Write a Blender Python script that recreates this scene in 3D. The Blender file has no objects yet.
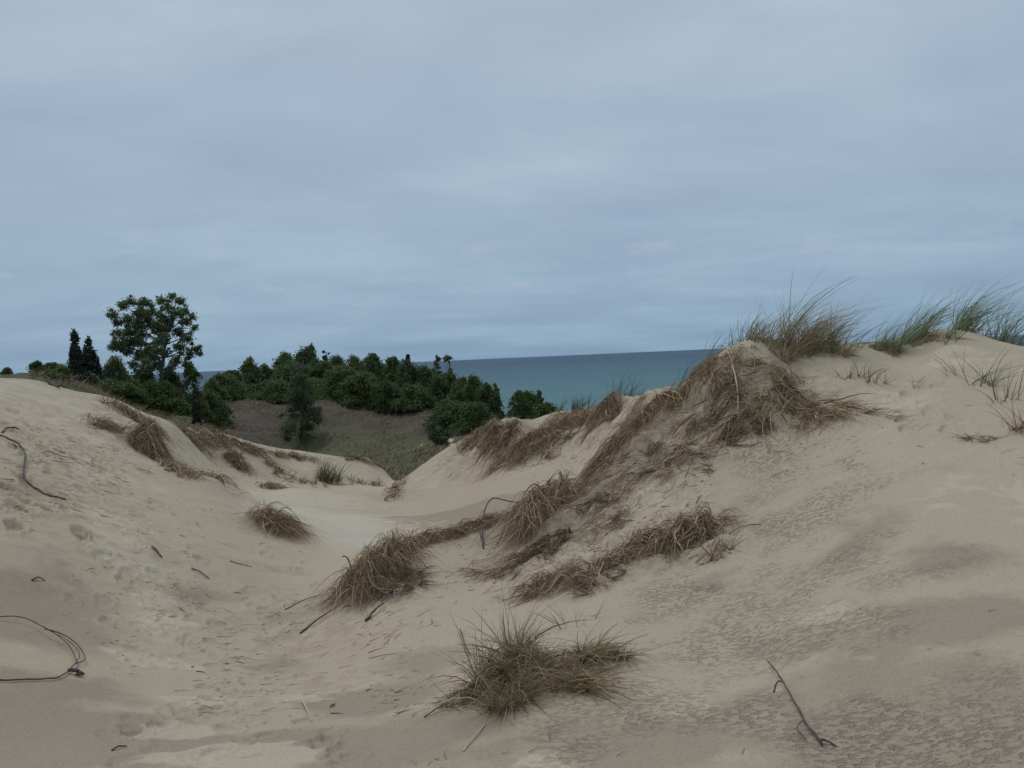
import bpy, math, random
import numpy as np
from mathutils import Vector, Matrix

R = math.radians
rng = np.random.default_rng(7)
random.seed(7)
scene = bpy.context.scene
COL = scene.collection

# ------------------------------------------------------------------ camera
EYE = np.array([0.0, 0.0, 1.65])
FOC = 852.0
ROLL, PITCH = R(2.54), R(1.78)
r0 = np.array([math.cos(ROLL), 0, -math.sin(ROLL)])
u0 = np.array([math.sin(ROLL), 0, math.cos(ROLL)])
f0 = np.array([0, 1.0, 0])
CF = f0 * math.cos(PITCH) - u0 * math.sin(PITCH)
CU = u0 * math.cos(PITCH) + f0 * math.sin(PITCH)
CR = r0
cam_d = bpy.data.cameras.new('camera')
cam = bpy.data.objects.new('camera', cam_d)
COL.objects.link(cam)
M = Matrix(((CR[0], CU[0], -CF[0], EYE[0]), (CR[1], CU[1], -CF[1], EYE[1]), (CR[2], CU[2], -CF[2], EYE[2]), (0, 0, 0, 1)))
cam.matrix_world = M
cam_d.lens = FOC / 1024 * 36
cam_d.sensor_width = 36
cam_d.clip_start = 0.05
cam_d.clip_end = 120000
scene.camera = cam


def ray(px, py):
    d = CF + CR * ((px - 512) / FOC) - CU * ((py - 384) / FOC)
    return d / d[1]


def P3(px, py, Y):
    """survey point: a sight line from the camera station to a point Y metres out"""
    return EYE + ray(px, py) * Y


# ------------------------------------------------------------------ noise
def _hash(ix, iy, seed):
    h = (ix.astype(np.int64) * 374761393 + iy.astype(np.int64) * 668265263 + seed * 1442695041) & 0xffffffff
    h = ((h ^ (h >> 13)) * 1274126177) & 0xffffffff
    return ((h ^ (h >> 16)) & 0xffff) / 65535.0


def vnoise(x, y, seed=0):
    ix, iy = np.floor(x), np.floor(y)
    fx, fy = x - ix, y - iy
    fx = fx * fx * fx * (fx * (fx * 6 - 15) + 10)
    fy = fy * fy * fy * (fy * (fy * 6 - 15) + 10)
    a = _hash(ix, iy, seed); b = _hash(ix + 1, iy, seed)
    c = _hash(ix, iy + 1, seed); d = _hash(ix + 1, iy + 1, seed)
    return (a + (b - a) * fx) * (1 - fy) + (c + (d - c) * fx) * fy - 0.5


def fbm(x, y, seed=0, octv=4, gain=0.5):
    s = 0.0; a = 1.0
    for k in range(octv):
        s = s + a * vnoise(x * 2 ** k + 13.7 * k, y * 2 ** k - 7.1 * k, seed + k)
        a *= gain
    return s


def sstep(a, b, x):
    t = np.clip((x - a) / (b - a), 0, 1)
    return t * t * (3 - 2 * t)


# ------------------------------------------------------------------ terrain survey
SURVEY = [  # sight lines (column, row, metres out)
    (0, 768, 3.3), (250, 768, 3.4), (450, 768, 3.45), (600, 768, 3.25), (760, 768, 3.05), (900, 768, 2.95), (1024, 768, 2.7),
    (530, 670, 4.7), (610, 650, 4.9), (690, 650, 4.8),
    # right dune face and crest
    (1000, 342, 9.7), (895, 343, 10), (955, 328, 10.2), (978, 333, 10.1), (925, 333, 10.1), (865, 348, 9.8), (830, 351, 9.5), (765, 349, 9.3), (1024, 348, 9.2), (730, 356, 9.3),
    (1000, 356, 11.6), (1024, 364, 11.2), (955, 346, 12.6), (925, 348, 12.2), (885, 356, 11.6), (850, 362, 11.2), (800, 365, 11.2), (1000, 372, 8.6), (950, 365, 8.9), (870, 370, 9.0),
    (900, 550, 5.2), (900, 450, 7), (900, 400, 8.3), (900, 360, 9.5), (900, 650, 3.9),
    (1024, 550, 4.8), (1024, 450, 6.6), (1024, 400, 7.8), (1024, 650, 3.6),
    (760, 650, 4.6), (760, 550, 6.2), (760, 480, 7.4), (790, 430, 8.0), (790, 385, 8.9),
    (650, 560, 6.7), (650, 500, 7.8), (690, 450, 8.4), (690, 410, 9.0),
    # ridge running left and down from the crest
    (700, 375, 9.5), (655, 405, 9.5), (625, 432, 9.4), (600, 457, 9.3), (580, 478, 9.2), (555, 500, 9.1), (600, 520, 7.9),
    (520, 513, 9.3), (490, 520, 9.5), (455, 532, 9.5), (420, 541, 9.4), (385, 560, 9.0), (350, 588, 8.3), (325, 612, 7.7),
    (540, 560, 7.5), (480, 570, 7.9), (480, 620, 6.4), (420, 640, 6.3), (400, 600, 7.4), (400, 700, 4.9), (550, 610, 6.0),
    # hollow between the dunes, near part
    (300, 645, 6.9), (250, 650, 6.8), (330, 700, 5.2), (200, 700, 5.0), (100, 700, 4.6),
    (250, 600, 8.1), (300, 590, 8.8),
    # left dune
    (100, 650, 5.7), (0, 650, 5), (0, 550, 7), (0, 480, 9), (0, 430, 11.5), (0, 395, 14), (0, 379, 16),
    (60, 600, 6.7), (100, 550, 8), (100, 480, 11), (100, 430, 14), (60, 410, 14.5), (70, 391, 16.8), (120, 404, 17), (35, 381, 16.5),
    (150, 600, 7.5), (200, 550, 9.3), (200, 500, 12), (160, 460, 14.5), (155, 432, 16),
    (215, 480, 13.6), (240, 505, 12.9), (268, 522, 12.3), (295, 545, 11.3), (320, 565, 10.6),
    # hollow floor, far part
    (250, 492, 18), (290, 505, 16.5), (330, 525, 13.6), (300, 490, 19), (350, 490, 21), (330, 481, 23), (390, 483, 24),
    (220, 462, 20.5), (270, 470, 22), (400, 520, 14.5), (380, 545, 11.8), (180, 445, 18.5), (195, 470, 16.3),
    # rim of the hollow
    (175, 428, 19), (200, 430, 22), (225, 434, 23), (250, 441, 24), (300, 452, 25.5), (330, 456, 26.5), (365, 462, 27), (385, 472, 27),
    (400, 488, 26.5), (415, 484, 26),
    (435, 467, 24.5), (450, 448, 23), (470, 434, 22), (500, 423, 21), (530, 421, 20.5), (560, 411, 20), (610, 405, 18.8), (640, 398, 17.5), (690, 390, 16),
    (480, 465, 19.5), (560, 455, 17.5), (520, 482, 16), (450, 490, 19), (600, 432, 17), (450, 512, 15), (560, 480, 14.5), (520, 500, 13),
    # country beyond the rim
    (300, 452, 62), (250, 447, 58), (400, 455, 58), (340, 447, 62), (420, 465, 50), (450, 460, 48),
    (250, 403, 78), (215, 408, 74), (330, 399, 80), (400, 399, 80), (425, 402, 76), (290, 425, 70), (360, 425, 70), (400, 430, 68), (440, 435, 64),
    (470, 432, 60), (230, 430, 64),
    (195, 420, 45), (170, 418, 48), (150, 412, 50), (130, 403, 45), (100, 390, 42), (60, 381, 40), (20, 375, 40),
    (500, 425, 60), (545, 418, 62), (620, 420, 60), (700, 425, 60),
]
CP = [P3(*s) for s in SURVEY]
CP += [np.array(v, float) for v in [
    (0, 0, 0), (1.5, 0, .12), (-1.5, 0, .02), (0, 1.5, .06), (-2, 1.5, .05), (2, 1.5, .18), (0, -3, .1), (4, -2, .3), (-4, -2, .2), (-6, 2, .6), (5, 1, .6),
    (0, -12, .5), (-12, -6, 1.2), (12, -6, 1.5), (-13, 4, 1.5), (9, 5, 1.5), (14, 6, 1.8), (-10, 9, 1.3), (-16, 12, 1.9), (-20, 20, 1.5),
    # hollow behind the near ridge
    (-.9, 10.8, -.85), (-.2, 11.2, -.75), (.6, 11.2, -.45), (1.3, 11.4, -.2), (1.9, 11.8, 0), (2.6, 12.5, .25), (3.5, 13, .45),
    (-1.6, 10.2, -.85),
    # behind the right crest
    (4.0, 12.5, .8), (6.0, 13.5, .7), (4, 16, -.2), (7, 17, -.4), (12, 13, .9), (10, 22, -2), (4, 22, -1.5), (5, 30, -4.5), (15, 30, -4),
    # behind the far ridge
    (2, 24, -1.6), (-1, 25, -2.2), (-2.5, 30, -4.4), (0, 38, -5.0), (4, 45, -6), (-5, 34, -4.6), (-9, 36, -4.2), (-13, 38, -3.6),
    (-6, 31, -3.4), (-8.5, 28.5, -1.6), (-11, 27, -1.2),
    # behind the left crest
    (-9, 22, .1), (-12, 22, .3), (-8.7, 26, -1.0), (-14, 27, -.2), (-20, 30, .4), (-28, 34, .8),
    # far side falls to the lake
    (-45, 95, -3), (-25, 98, -4), (-10, 98, -5), (-2, 88, -6.5), (6, 75, -8), (20, 70, -9), (45, 60, -8),
    (-60, 130, -9), (-20, 130, -12), (10, 110, -13), (50, 100, -14), (-50, 60, 1.0), (-70, 80, 0), (60, 20, 0), (50, -30, 3), (-60, 0, 4), (-60, -50, 5), (0, -60, 4)]]
CP = np.array(CP)


def warp(x, y):
    r = np.sqrt(x * x + y * y) + 4.0
    k = np.log(r) / r * 3.0
    return np.stack([x * k, y * k], -1)


def kern(d2):
    return 0.5 * d2 * np.log(d2 + 1e-9)


_cw = warp(CP[:, 0], CP[:, 1])
_n = len(CP)
_A = np.zeros((_n + 3, _n + 3))
_d2 = ((_cw[:, None] - _cw[None]) ** 2).sum(-1)
_A[:_n, :_n] = kern(_d2) + np.eye(_n) * 6e-4
_A[:_n, _n] = 1; _A[:_n, _n + 1:] = _cw
_A[_n, :_n] = 1; _A[_n + 1:, :_n] = _cw.T
_W = np.linalg.solve(_A, np.concatenate([CP[:, 2], np.zeros(3)]))


def base_h(x, y):
    sh = x.shape
    x = x.ravel(); y = y.ravel()
    out = np.empty(len(x))
    for i in range(0, len(x), 60000):
        w = warp(x[i:i + 60000], y[i:i + 60000])
        d2 = (w * w).sum(1)[:, None] + (_cw * _cw).sum(1)[None] - 2 * w @ _cw.T
        d2 = np.maximum(d2, 0)
        out[i:i + 60000] = kern(d2) @ _W[:_n] + _W[_n] + w @ _W[_n + 1:]
    rr = np.sqrt(x * x + y * y)
    t = sstep(85, 150, rr)
    far = np.where(y > 0, -22.0 - 4 * sstep(150, 300, rr), 4.0)
    side = sstep(-40, 40, y)
    far = 4.0 * (1 - side) + (-24.0) * side
    out = out * (1 - t) + far * t
    return out.reshape(sh)

# ------------------------------------------------------------------ ground detail
MOUNDS = []      # x, y, radius, height


def rough_h(x, y):
    h = 0.05 * fbm(x / 1.7, y / 1.7, 11, 3) + 0.018 * fbm(x * 2.3, y * 2.3, 21, 3)
    r = np.sqrt(x * x + y * y)
    h = h * np.clip(r / 5, .3, 1.6)
    far = sstep(34, 55, r)
    h = h + far * (0.9 * fbm(x / 9, y / 9, 31, 4) + .25 * fbm(x / 2.2, y / 2.2, 33, 3))
    return h


def hz0(x, y):
    return base_h(x, y) + rough_h(x, y)


_TR = np.exp(np.linspace(math.log(2.3), math.log(130), 520))


def trace(px, py, hf=hz0, Y0=2.3):
    """first point where the sight line meets the sand"""
    px = np.atleast_1d(np.asarray(px, float)); py = np.atleast_1d(np.asarray(py, float))
    d = CF[None] + CR[None] * ((px - 512) / FOC)[:, None] - CU[None] * ((py - 384) / FOC)[:, None]
    d = d / d[:, 1:2]
    T = _TR[_TR >= Y0]
    X = d[:, 0:1] * T[None]; Yy = np.broadcast_to(T[None], X.shape); Z = EYE[2] + d[:, 2:3] * T[None]
    H = hf(X, Yy)
    below = Z < H
    idx = np.where(below.any(1), below.argmax(1), len(T) - 1)
    lo = T[np.maximum(idx - 1, 0)]; hi = T[idx]
    for _ in range(8):
        m = (lo + hi) / 2
        b = (EYE[2] + d[:, 2] * m) < hf(d[:, 0] * m, m)
        hi = np.where(b, m, hi); lo = np.where(b, lo, m)
    return d[:, 0] * hi, hi.copy()


def polyd(x, y, pts):
    """distance to a polyline (pts Nx2)"""
    best = np.full(x.shape, 1e9)
    for (ax, ay), (bx, by) in zip(pts[:-1], pts[1:]):
        dx, dy = bx - ax, by - ay
        t = np.clip(((x - ax) * dx + (y - ay) * dy) / (dx * dx + dy * dy + 1e-9), 0, 1)
        best = np.minimum(best, np.hypot(x - ax - t * dx, y - ay - t * dy))
    return best


def tr_line(lst):
    a = np.array(lst, float)
    x, y = trace(a[:, 0], a[:, 1])
    return np.stack([x, y], -1)


RIDGE = tr_line([(790, 392), (740, 400), (700, 415), (668, 432), (640, 452), (615, 475), (600, 500), (570, 535), (565, 575)])
RIDGE2 = tr_line([(640, 458), (600, 505), (560, 540), (545, 575), (590, 580), (650, 545), (715, 535)])
RIDGEB = tr_line([(470, 448), (500, 440), (540, 438), (575, 430), (610, 418), (640, 412)])
LTRAIL = tr_line([(20, 420), (55, 450), (70, 480), (60, 505)])

_mx = [(785, 395, .45, .08), (745, 412, .3, .05), (560, 520, .28, .09), (548, 548, .26, .07), (368, 590, .34, .15), (388, 572, .28, .12), (650, 545, .34, .10), (695, 535, .3, .11),
       (575, 590, .3, .06), (510, 675, .30, .07), (572, 668, .25, .05), (150, 449, .36, .34), (498, 440, .6, .3), (608, 418, .5, .28), (540, 445, .7, .12),
       (268, 524, .5, .12), (690, 462, .3, .06), (650, 445, .3, .06), (215, 440, .6, .10), (236, 462, .4, .12), (327, 478, .6, .15)]
_a = np.array(_mx)
_x, _y = trace(_a[:, 0], _a[:, 1])
MOUNDS = [(_x[i], _y[i], _mx[i][2], _mx[i][3]) for i in range(len(_mx))]


def hz(x, y):
    h = hz0(x, y)
    for (mx, my, mr, mh) in MOUNDS:
        h = h + mh * np.exp(-((x - mx) ** 2 + (y - my) ** 2) / (mr * mr * .6))
    rd = np.minimum(polyd(x, y, RIDGE), polyd(x, y, RIDGE2))
    k = 1 - sstep(.15, .75, rd)
    n1 = np.abs(fbm(x * 2.6, y * 2.6, 41, 3)); n2 = fbm(x * 7, y * 7, 43, 3)
    h = h + k * (0.16 * n1 - .04 + 0.035 * n2)
    kb = 1 - sstep(.3, 1.6, polyd(x, y, RIDGEB))
    h = h + kb * (0.30 * np.abs(fbm(x * 1.3, y * 1.3, 45, 3)) - .05 + .05 * n2)
    return h


def hz1(x, y):
    return hz(np.atleast_1d(np.asarray(x, float)), np.atleast_1d(np.asarray(y, float)))


def tr1(px, py, Y0=2.3):
    x, y = trace([px], [py], hz, Y0)
    return float(x[0]), float(y[0])


# footprints: pairs of pressed dents along walked lines
PRINTS = []


def walk(line, width, n, size, depth, mess=.35):
    pts = tr_line(line)
    seg = np.hypot(*(pts[1:] - pts[:-1]).T); cum = np.concatenate([[0], np.cumsum(seg)])
    for k in range(n):
        s = (k + rng.uniform(-mess, mess)) / n * cum[-1]
        s = min(max(s, 0), cum[-1] - 1e-3)
        i = int(np.searchsorted(cum, s, 'right') - 1)
        t = (s - cum[i]) / seg[i]
        p = pts[i] + (pts[i + 1] - pts[i]) * t
        d = (pts[i + 1] - pts[i]) / seg[i]
        nrm = np.array([-d[1], d[0]])
        p = p + nrm * (rng.choice([-1, 1]) * width * .5 * rng.uniform(.3, 1) + rng.normal(0, width * .25))
        a = math.atan2(d[1], d[0]) + rng.normal(0, .4)
        PRINTS.append((p[0], p[1], a, size * rng.uniform(.8, 1.2), depth * rng.uniform(.5, 1.3)))


walk([(240, 766), (215, 720), (190, 690), (165, 650), (135, 610)], .6, 26, .12, .012)
walk([(150, 630), (120, 570), (105, 530), (85, 490), (60, 450), (40, 420)], .8, 44, .12, .018)
walk([(300, 766), (270, 735), (235, 700), (205, 650), (180, 600)], .5, 26, .12, .014)
walk([(85, 480), (65, 450), (50, 425), (30, 400)], 1.6, 36, .15, .03)
walk([(150, 766), (150, 735), (165, 700)], .4, 8, .12, .012)
walk([(55, 450), (75, 475), (90, 500), (110, 540)], 1.2, 26, .13, .028)
walk([(0, 470), (10, 500), (0, 530)], .8, 16, .16, .05)
walk([(330, 560), (290, 600), (270, 660), (300, 700)], 1.0, 30, .1, .014)
walk([(900, 380), (930, 420), (960, 440)], .8, 12, .14, .02)

# ------------------------------------------------------------------ materials
def mat(name):
    m = bpy.data.materials.new(name)
    m.use_nodes = True
    nt = m.node_tree
    nt.nodes.clear()
    out = nt.nodes.new('ShaderNodeOutputMaterial')
    bs = nt.nodes.new('ShaderNodeBsdfPrincipled')
    nt.links.new(bs.outputs[0], out.inputs[0])
    return m, nt, bs, out


def nd(nt, typ, **kw):
    n = nt.nodes.new(typ)
    for k, v in kw.items():
        if k.startswith('i_'):
            n.inputs[k[2:].replace('_', ' ')].default_value = v
        else:
            setattr(n, k, v)
    return n


def ramp(nt, src, stops, interp='LINEAR'):
    r = nt.nodes.new('ShaderNodeValToRGB')
    r.color_ramp.interpolation = interp
    el = r.color_ramp.elements
    while len(el) < len(stops):
        el.new(0.5)
    for e, (p, c) in zip(el, stops):
        e.position = p
        e.color = (*c, 1) if len(c) == 3 else c
    nt.links.new(src, r.inputs[0])
    return r.outputs[0]


def mixc(nt, f, a, b, typ='MIX'):
    m = nt.nodes.new('ShaderNodeMix')
    m.data_type = 'RGBA'; m.blend_type = typ
    for i, v in ((0, f), (6, a), (7, b)):
        if hasattr(v, 'links'):
            nt.links.new(v, m.inputs[i])
        else:
            m.inputs[i].default_value = v if i == 0 else (*v, 1)
    return m.outputs[2]


def mth(nt, op, a, b=None, clamp=False):
    m = nt.nodes.new('ShaderNodeMath')
    m.operation = op; m.use_clamp = clamp
    for i, v in ((0, a), (1, b)):
        if v is None:
            continue
        if hasattr(v, 'links'):
            nt.links.new(v, m.inputs[i])
        else:
            m.inputs[i].default_value = v
    return m.outputs[0]


def noise(nt, vec, scale, detail=4, rough=.5, dist=0.0):
    n = nt.nodes.new('ShaderNodeTexNoise')
    n.inputs['Scale'].default_value = scale; n.inputs['Detail'].default_value = detail
    n.inputs['Roughness'].default_value = rough; n.inputs['Distortion'].default_value = dist
    nt.links.new(vec, n.inputs['Vector'])
    return n.outputs[0]


def mapping(nt, vec, scale=(1, 1, 1), rot=(0, 0, 0)):
    m = nt.nodes.new('ShaderNodeMapping')
    m.inputs['Scale'].default_value = scale; m.inputs['Rotation'].default_value = rot
    nt.links.new(vec, m.inputs['Vector'])
    return m.outputs[0]


def attr(nt, name):
    a = nt.nodes.new('ShaderNodeAttribute'); a.attribute_name = name
    return a.outputs['Fac']


# sand / dune country
m_ground, nt, bs, out = mat('dune sand')
co = nt.nodes.new('ShaderNodeTexCoord').outputs['Object']
n_big = noise(nt, co, .35, 4)
n_mid = noise(nt, co, 1.7, 5, .6)
n_fine = noise(nt, co, 45, 3, .7)
n_grain = noise(nt, co, 110, 2, .8)
warpv = mapping(nt, co, (1, 1, 1), (0, 0, R(25)))
dry = (0.408, 0.349, 0.262); damp = (0.305, 0.256, 0.197); pale = (0.470, 0.412, 0.318)
f_damp = mth(nt, 'ADD', attr(nt, 'damp'), mth(nt, 'MULTIPLY', mth(nt, 'SUBTRACT', n_mid, .5), 1.1))
f_damp = ramp(nt, f_damp, [(.38, (0, 0, 0)), (.62, (1, 1, 1))])
c = mixc(nt, f_damp, dry, damp)
f_pale = mth(nt, 'ADD', attr(nt, 'pale'), mth(nt, 'MULTIPLY', mth(nt, 'SUBTRACT', noise(nt, co, 3.2, 4, .55, .6), .5), 1.3))
f_pale = ramp(nt, f_pale, [(.45, (0, 0, 0)), (.57, (1, 1, 1))])
c = mixc(nt, mth(nt, 'MULTIPLY', f_pale, .75), c, pale)
c = mixc(nt, attr(nt, 'pale_floor'), c, (.47, .435, .365))  # grey-white floor sand; the tint also stands in for shading against the bank
c = mixc(nt, .75, c, mixc(nt, ramp(nt, n_big, [(.3, (0, 0, 0)), (.7, (1, 1, 1))]), (.90, .89, .90), (1.07, 1.07, 1.06)), 'MULTIPLY')
# pitted, rain-beaten crust
pv = noise(nt, mapping(nt, co, (1, 1, 1), (0, 0, .5)), 15, 3, .6, .4)
pv2 = noise(nt, mapping(nt, co, (24, 34, 26), (0, 0, .35)), 1, 3, .6, .2)
pitm = attr(nt, 'pit')
pits = ramp(nt, pv2, [(.48, (0, 0, 0)), (.64, (1, 1, 1))])
pitsel = mth(nt, 'MULTIPLY', pits, ramp(nt, mth(nt, 'ADD', pitm, mth(nt, 'MULTIPLY', mth(nt, 'SUBTRACT', noise(nt, co, 2.4, 5, .65), .5), 1.8)), [(.3, (0, 0, 0)), (.75, (1, 1, 1))]))
c = mixc(nt, mth(nt, 'MULTIPLY', pitsel, .30), c, (.20, .158, .122))  # pits darkened in colour: painted shade for the faint relief, plus damp dark specks
c = mixc(nt, .28, c, mixc(nt, ramp(nt, n_fine, [(.35, (0, 0, 0)), (.65, (1, 1, 1))]), (.78, .77, .76), (1.15, 1.15, 1.15)), 'MULTIPLY')
c = mixc(nt, .5, c, mixc(nt, ramp(nt, n_grain, [(.36, (0, 0, 0)), (.64, (1, 1, 1))]), (.80, .79, .77), (1.16, 1.16, 1.17)), 'MULTIPLY')
# root stained / littered sand
f_lit = mth(nt, 'MULTIPLY', attr(nt, 'litter'), ramp(nt, noise(nt, co, 6, 5, .7, .8), [(.47, (0, 0, 0)), (.62, (1, 1, 1))]))
c = mixc(nt, mth(nt, 'MULTIPLY', f_lit, .45), c, (.17, .118, .082))
# grown-over country
vcol = ramp(nt, noise(nt, co, .28, 6, .65), [(.3, (.056, .048, .038)), (.5, (.082, .070, .057)), (.7, (.108, .092, .076))])
vcol = mixc(nt, .8, vcol, ramp(nt, noise(nt, co, 2.6, 5, .7), [(.35, (.62, .62, .6)), (.7, (1.35, 1.32, 1.25))]), 'MULTIPLY')
gcol = ramp(nt, noise(nt, co, 1.1, 5, .7), [(.3, (.060, .072, .036)), (.7, (.115, .125, .068))])
vcol = mixc(nt, attr(nt, 'green'), vcol, gcol)
f_v = ramp(nt, mth(nt, 'ADD', attr(nt, 'veg'), mth(nt, 'MULTIPLY', mth(nt, 'SUBTRACT', noise(nt, co, 1.5, 5, .7), .5), .5)), [(.42, (0, 0, 0)), (.58, (1, 1, 1))])
c = mixc(nt, f_v, c, vcol)
nt.links.new(c, bs.inputs['Base Color'])
bs.inputs['Roughness'].default_value = .95
bs.inputs['Specular IOR Level'].default_value = .15
b1 = nd(nt, 'ShaderNodeBump'); b1.inputs['Strength'].default_value = .5; b1.inputs['Distance'].default_value = .012
nt.links.new(n_fine, b1.inputs['Height'])
b2 = nd(nt, 'ShaderNodeBump'); b2.inputs['Strength'].default_value = 1; b2.inputs['Distance'].default_value = .010; b2.invert = True
nt.links.new(pitsel, b2.inputs['Height']); nt.links.new(b1.outputs[0], b2.inputs['Normal'])
b3 = nd(nt, 'ShaderNodeBump'); b3.inputs['Strength'].default_value = .6; b3.inputs['Distance'].default_value = .05
nt.links.new(mth(nt, 'ADD', n_mid, mth(nt, 'MULTIPLY', f_pale, .12)), b3.inputs['Height']); nt.links.new(b2.outputs[0], b3.inputs['Normal'])
nt.links.new(b3.outputs[0], bs.inputs['Normal'])


def strand_mat(name, stops, rough=.7, trans=0.0):
    m, nt, bs, out = mat(name)
    g = nt.nodes.new('ShaderNodeNewGeometry')
    col = ramp(nt, g.outputs['Random Per Island'], stops)
    nt.links.new(col, bs.inputs['Base Color'])
    bs.inputs['Roughness'].default_value = rough
    bs.inputs['Specular IOR Level'].default_value = .25
    if trans:
        t = nt.nodes.new('ShaderNodeBsdfTranslucent'); nt.links.new(col, t.inputs[0])
        mx = nt.nodes.new('ShaderNodeMixShader'); mx.inputs[0].default_value = trans
        nt.links.new(bs.outputs[0], mx.inputs[1]); nt.links.new(t.outputs[0], mx.inputs[2])
        nt.links.new(mx.outputs[0], out.inputs[0])
    return m


MG = strand_mat('green marram blades', [(0, (.09, .145, .085)), (.45, (.16, .235, .135)), (.72, (.26, .31, .18)), (1, (.48, .42, .25))], .5, .25)
MGd = strand_mat('dark green blades', [(0, (.035, .055, .028)), (.5, (.065, .09, .045)), (1, (.16, .16, .09))], .5, .2)
MT = strand_mat('straw blades', [(0, (.20, .145, .085)), (.5, (.36, .27, .155)), (.9, (.50, .40, .25)), (1, (.62, .52, .36))], .6, .15)
MO = strand_mat('ochre straw', [(0, (.16, .11, .06)), (.5, (.29, .20, .105)), (1, (.42, .31, .17))], .6, .1)
MB = strand_mat('brown dead grass', [(0, (.14, .096, .062)), (.35, (.28, .195, .125)), (.7, (.43, .31, .20)), (.92, (.55, .42, .28)), (1, (.64, .52, .36))], .8)
MD = strand_mat('dark rootlets', [(0, (.075, .050, .040)), (.5, (.17, .115, .083)), (1, (.33, .235, .165))], .85)
MK = strand_mat('weathered twig bark', [(0, (.045, .035, .030)), (1, (.085, .066, .055))], .85)
MKL = strand_mat('pale dry stalk', [(0, (.38, .31, .20)), (1, (.55, .46, .31))], .7)


def bark_mat(name, a, b):
    m, nt, bs, out = mat(name)
    co = nt.nodes.new('ShaderNodeTexCoord').outputs['Object']
    nt.links.new(ramp(nt, noise(nt, mapping(nt, co, (8, 8, 1.5)), 2, 5, .7), [(.3, a), (.7, b)]), bs.inputs['Base Color'])
    bs.inputs['Roughness'].default_value = .9
    return m


M_bark = bark_mat('grey tree bark', (.045, .040, .036), (.12, .11, .10))
M_bark2 = bark_mat('pale poplar bark', (.10, .098, .09), (.22, .21, .19))
M_twig = bark_mat('dark driftwood twig', (.035, .028, .025), (.13, .105, .088))
M_twig2 = bark_mat('brown stick', (.06, .045, .035), (.15, .115, .09))


def leaf_mat(name, a, b, c3, trans=.25):
    m, nt, bs, out = mat(name)
    g = nt.nodes.new('ShaderNodeNewGeometry')
    oi = nt.nodes.new('ShaderNodeObjectInfo')
    co = nt.nodes.new('ShaderNodeTexCoord').outputs['Object']
    f = mth(nt, 'ADD', mth(nt, 'MULTIPLY', g.outputs['Random Per Island'], .5), mth(nt, 'MULTIPLY', noise(nt, co, 1.1, 3), .5))
    col = ramp(nt, f, [(.2, a), (.5, b), (.8, c3)])
    col = mixc(nt, .8, col, ramp(nt, oi.outputs['Random'], [(0, (.70, .78, .74)), (.5, (.95, 1, .92)), (1, (1.15, 1.12, .86))]), 'MULTIPLY')
    nt.links.new(col, bs.inputs['Base Color'])
    bs.inputs['Roughness'].default_value = .55
    bs.inputs['Specular IOR Level'].default_value = .3
    t = nt.nodes.new('ShaderNodeBsdfTranslucent'); nt.links.new(col, t.inputs[0])
    mx = nt.nodes.new('ShaderNodeMixShader'); mx.inputs[0].default_value = trans
    nt.links.new(bs.outputs[0], mx.inputs[1]); nt.links.new(t.outputs[0], mx.inputs[2])
    nt.links.new(mx.outputs[0], out.inputs[0])
    return m


L_broad = leaf_mat('broad leaves', (.062, .090, .040), (.102, .146, .058), (.160, .210, .082), .38)
L_pop = leaf_mat('poplar leaves', (.078, .110, .060), (.118, .160, .084), (.18, .22, .125), .4)
L_dark = leaf_mat('juniper foliage', (.030, .038, .030), (.048, .058, .044), (.072, .085, .060), .15)
L_conif = leaf_mat('pine foliage', (.042, .058, .036), (.070, .090, .054), (.11, .13, .080), .2)
L_shrub = leaf_mat('shrub leaves', (.066, .098, .038), (.11, .15, .057), (.17, .215, .085), .35)

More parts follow.
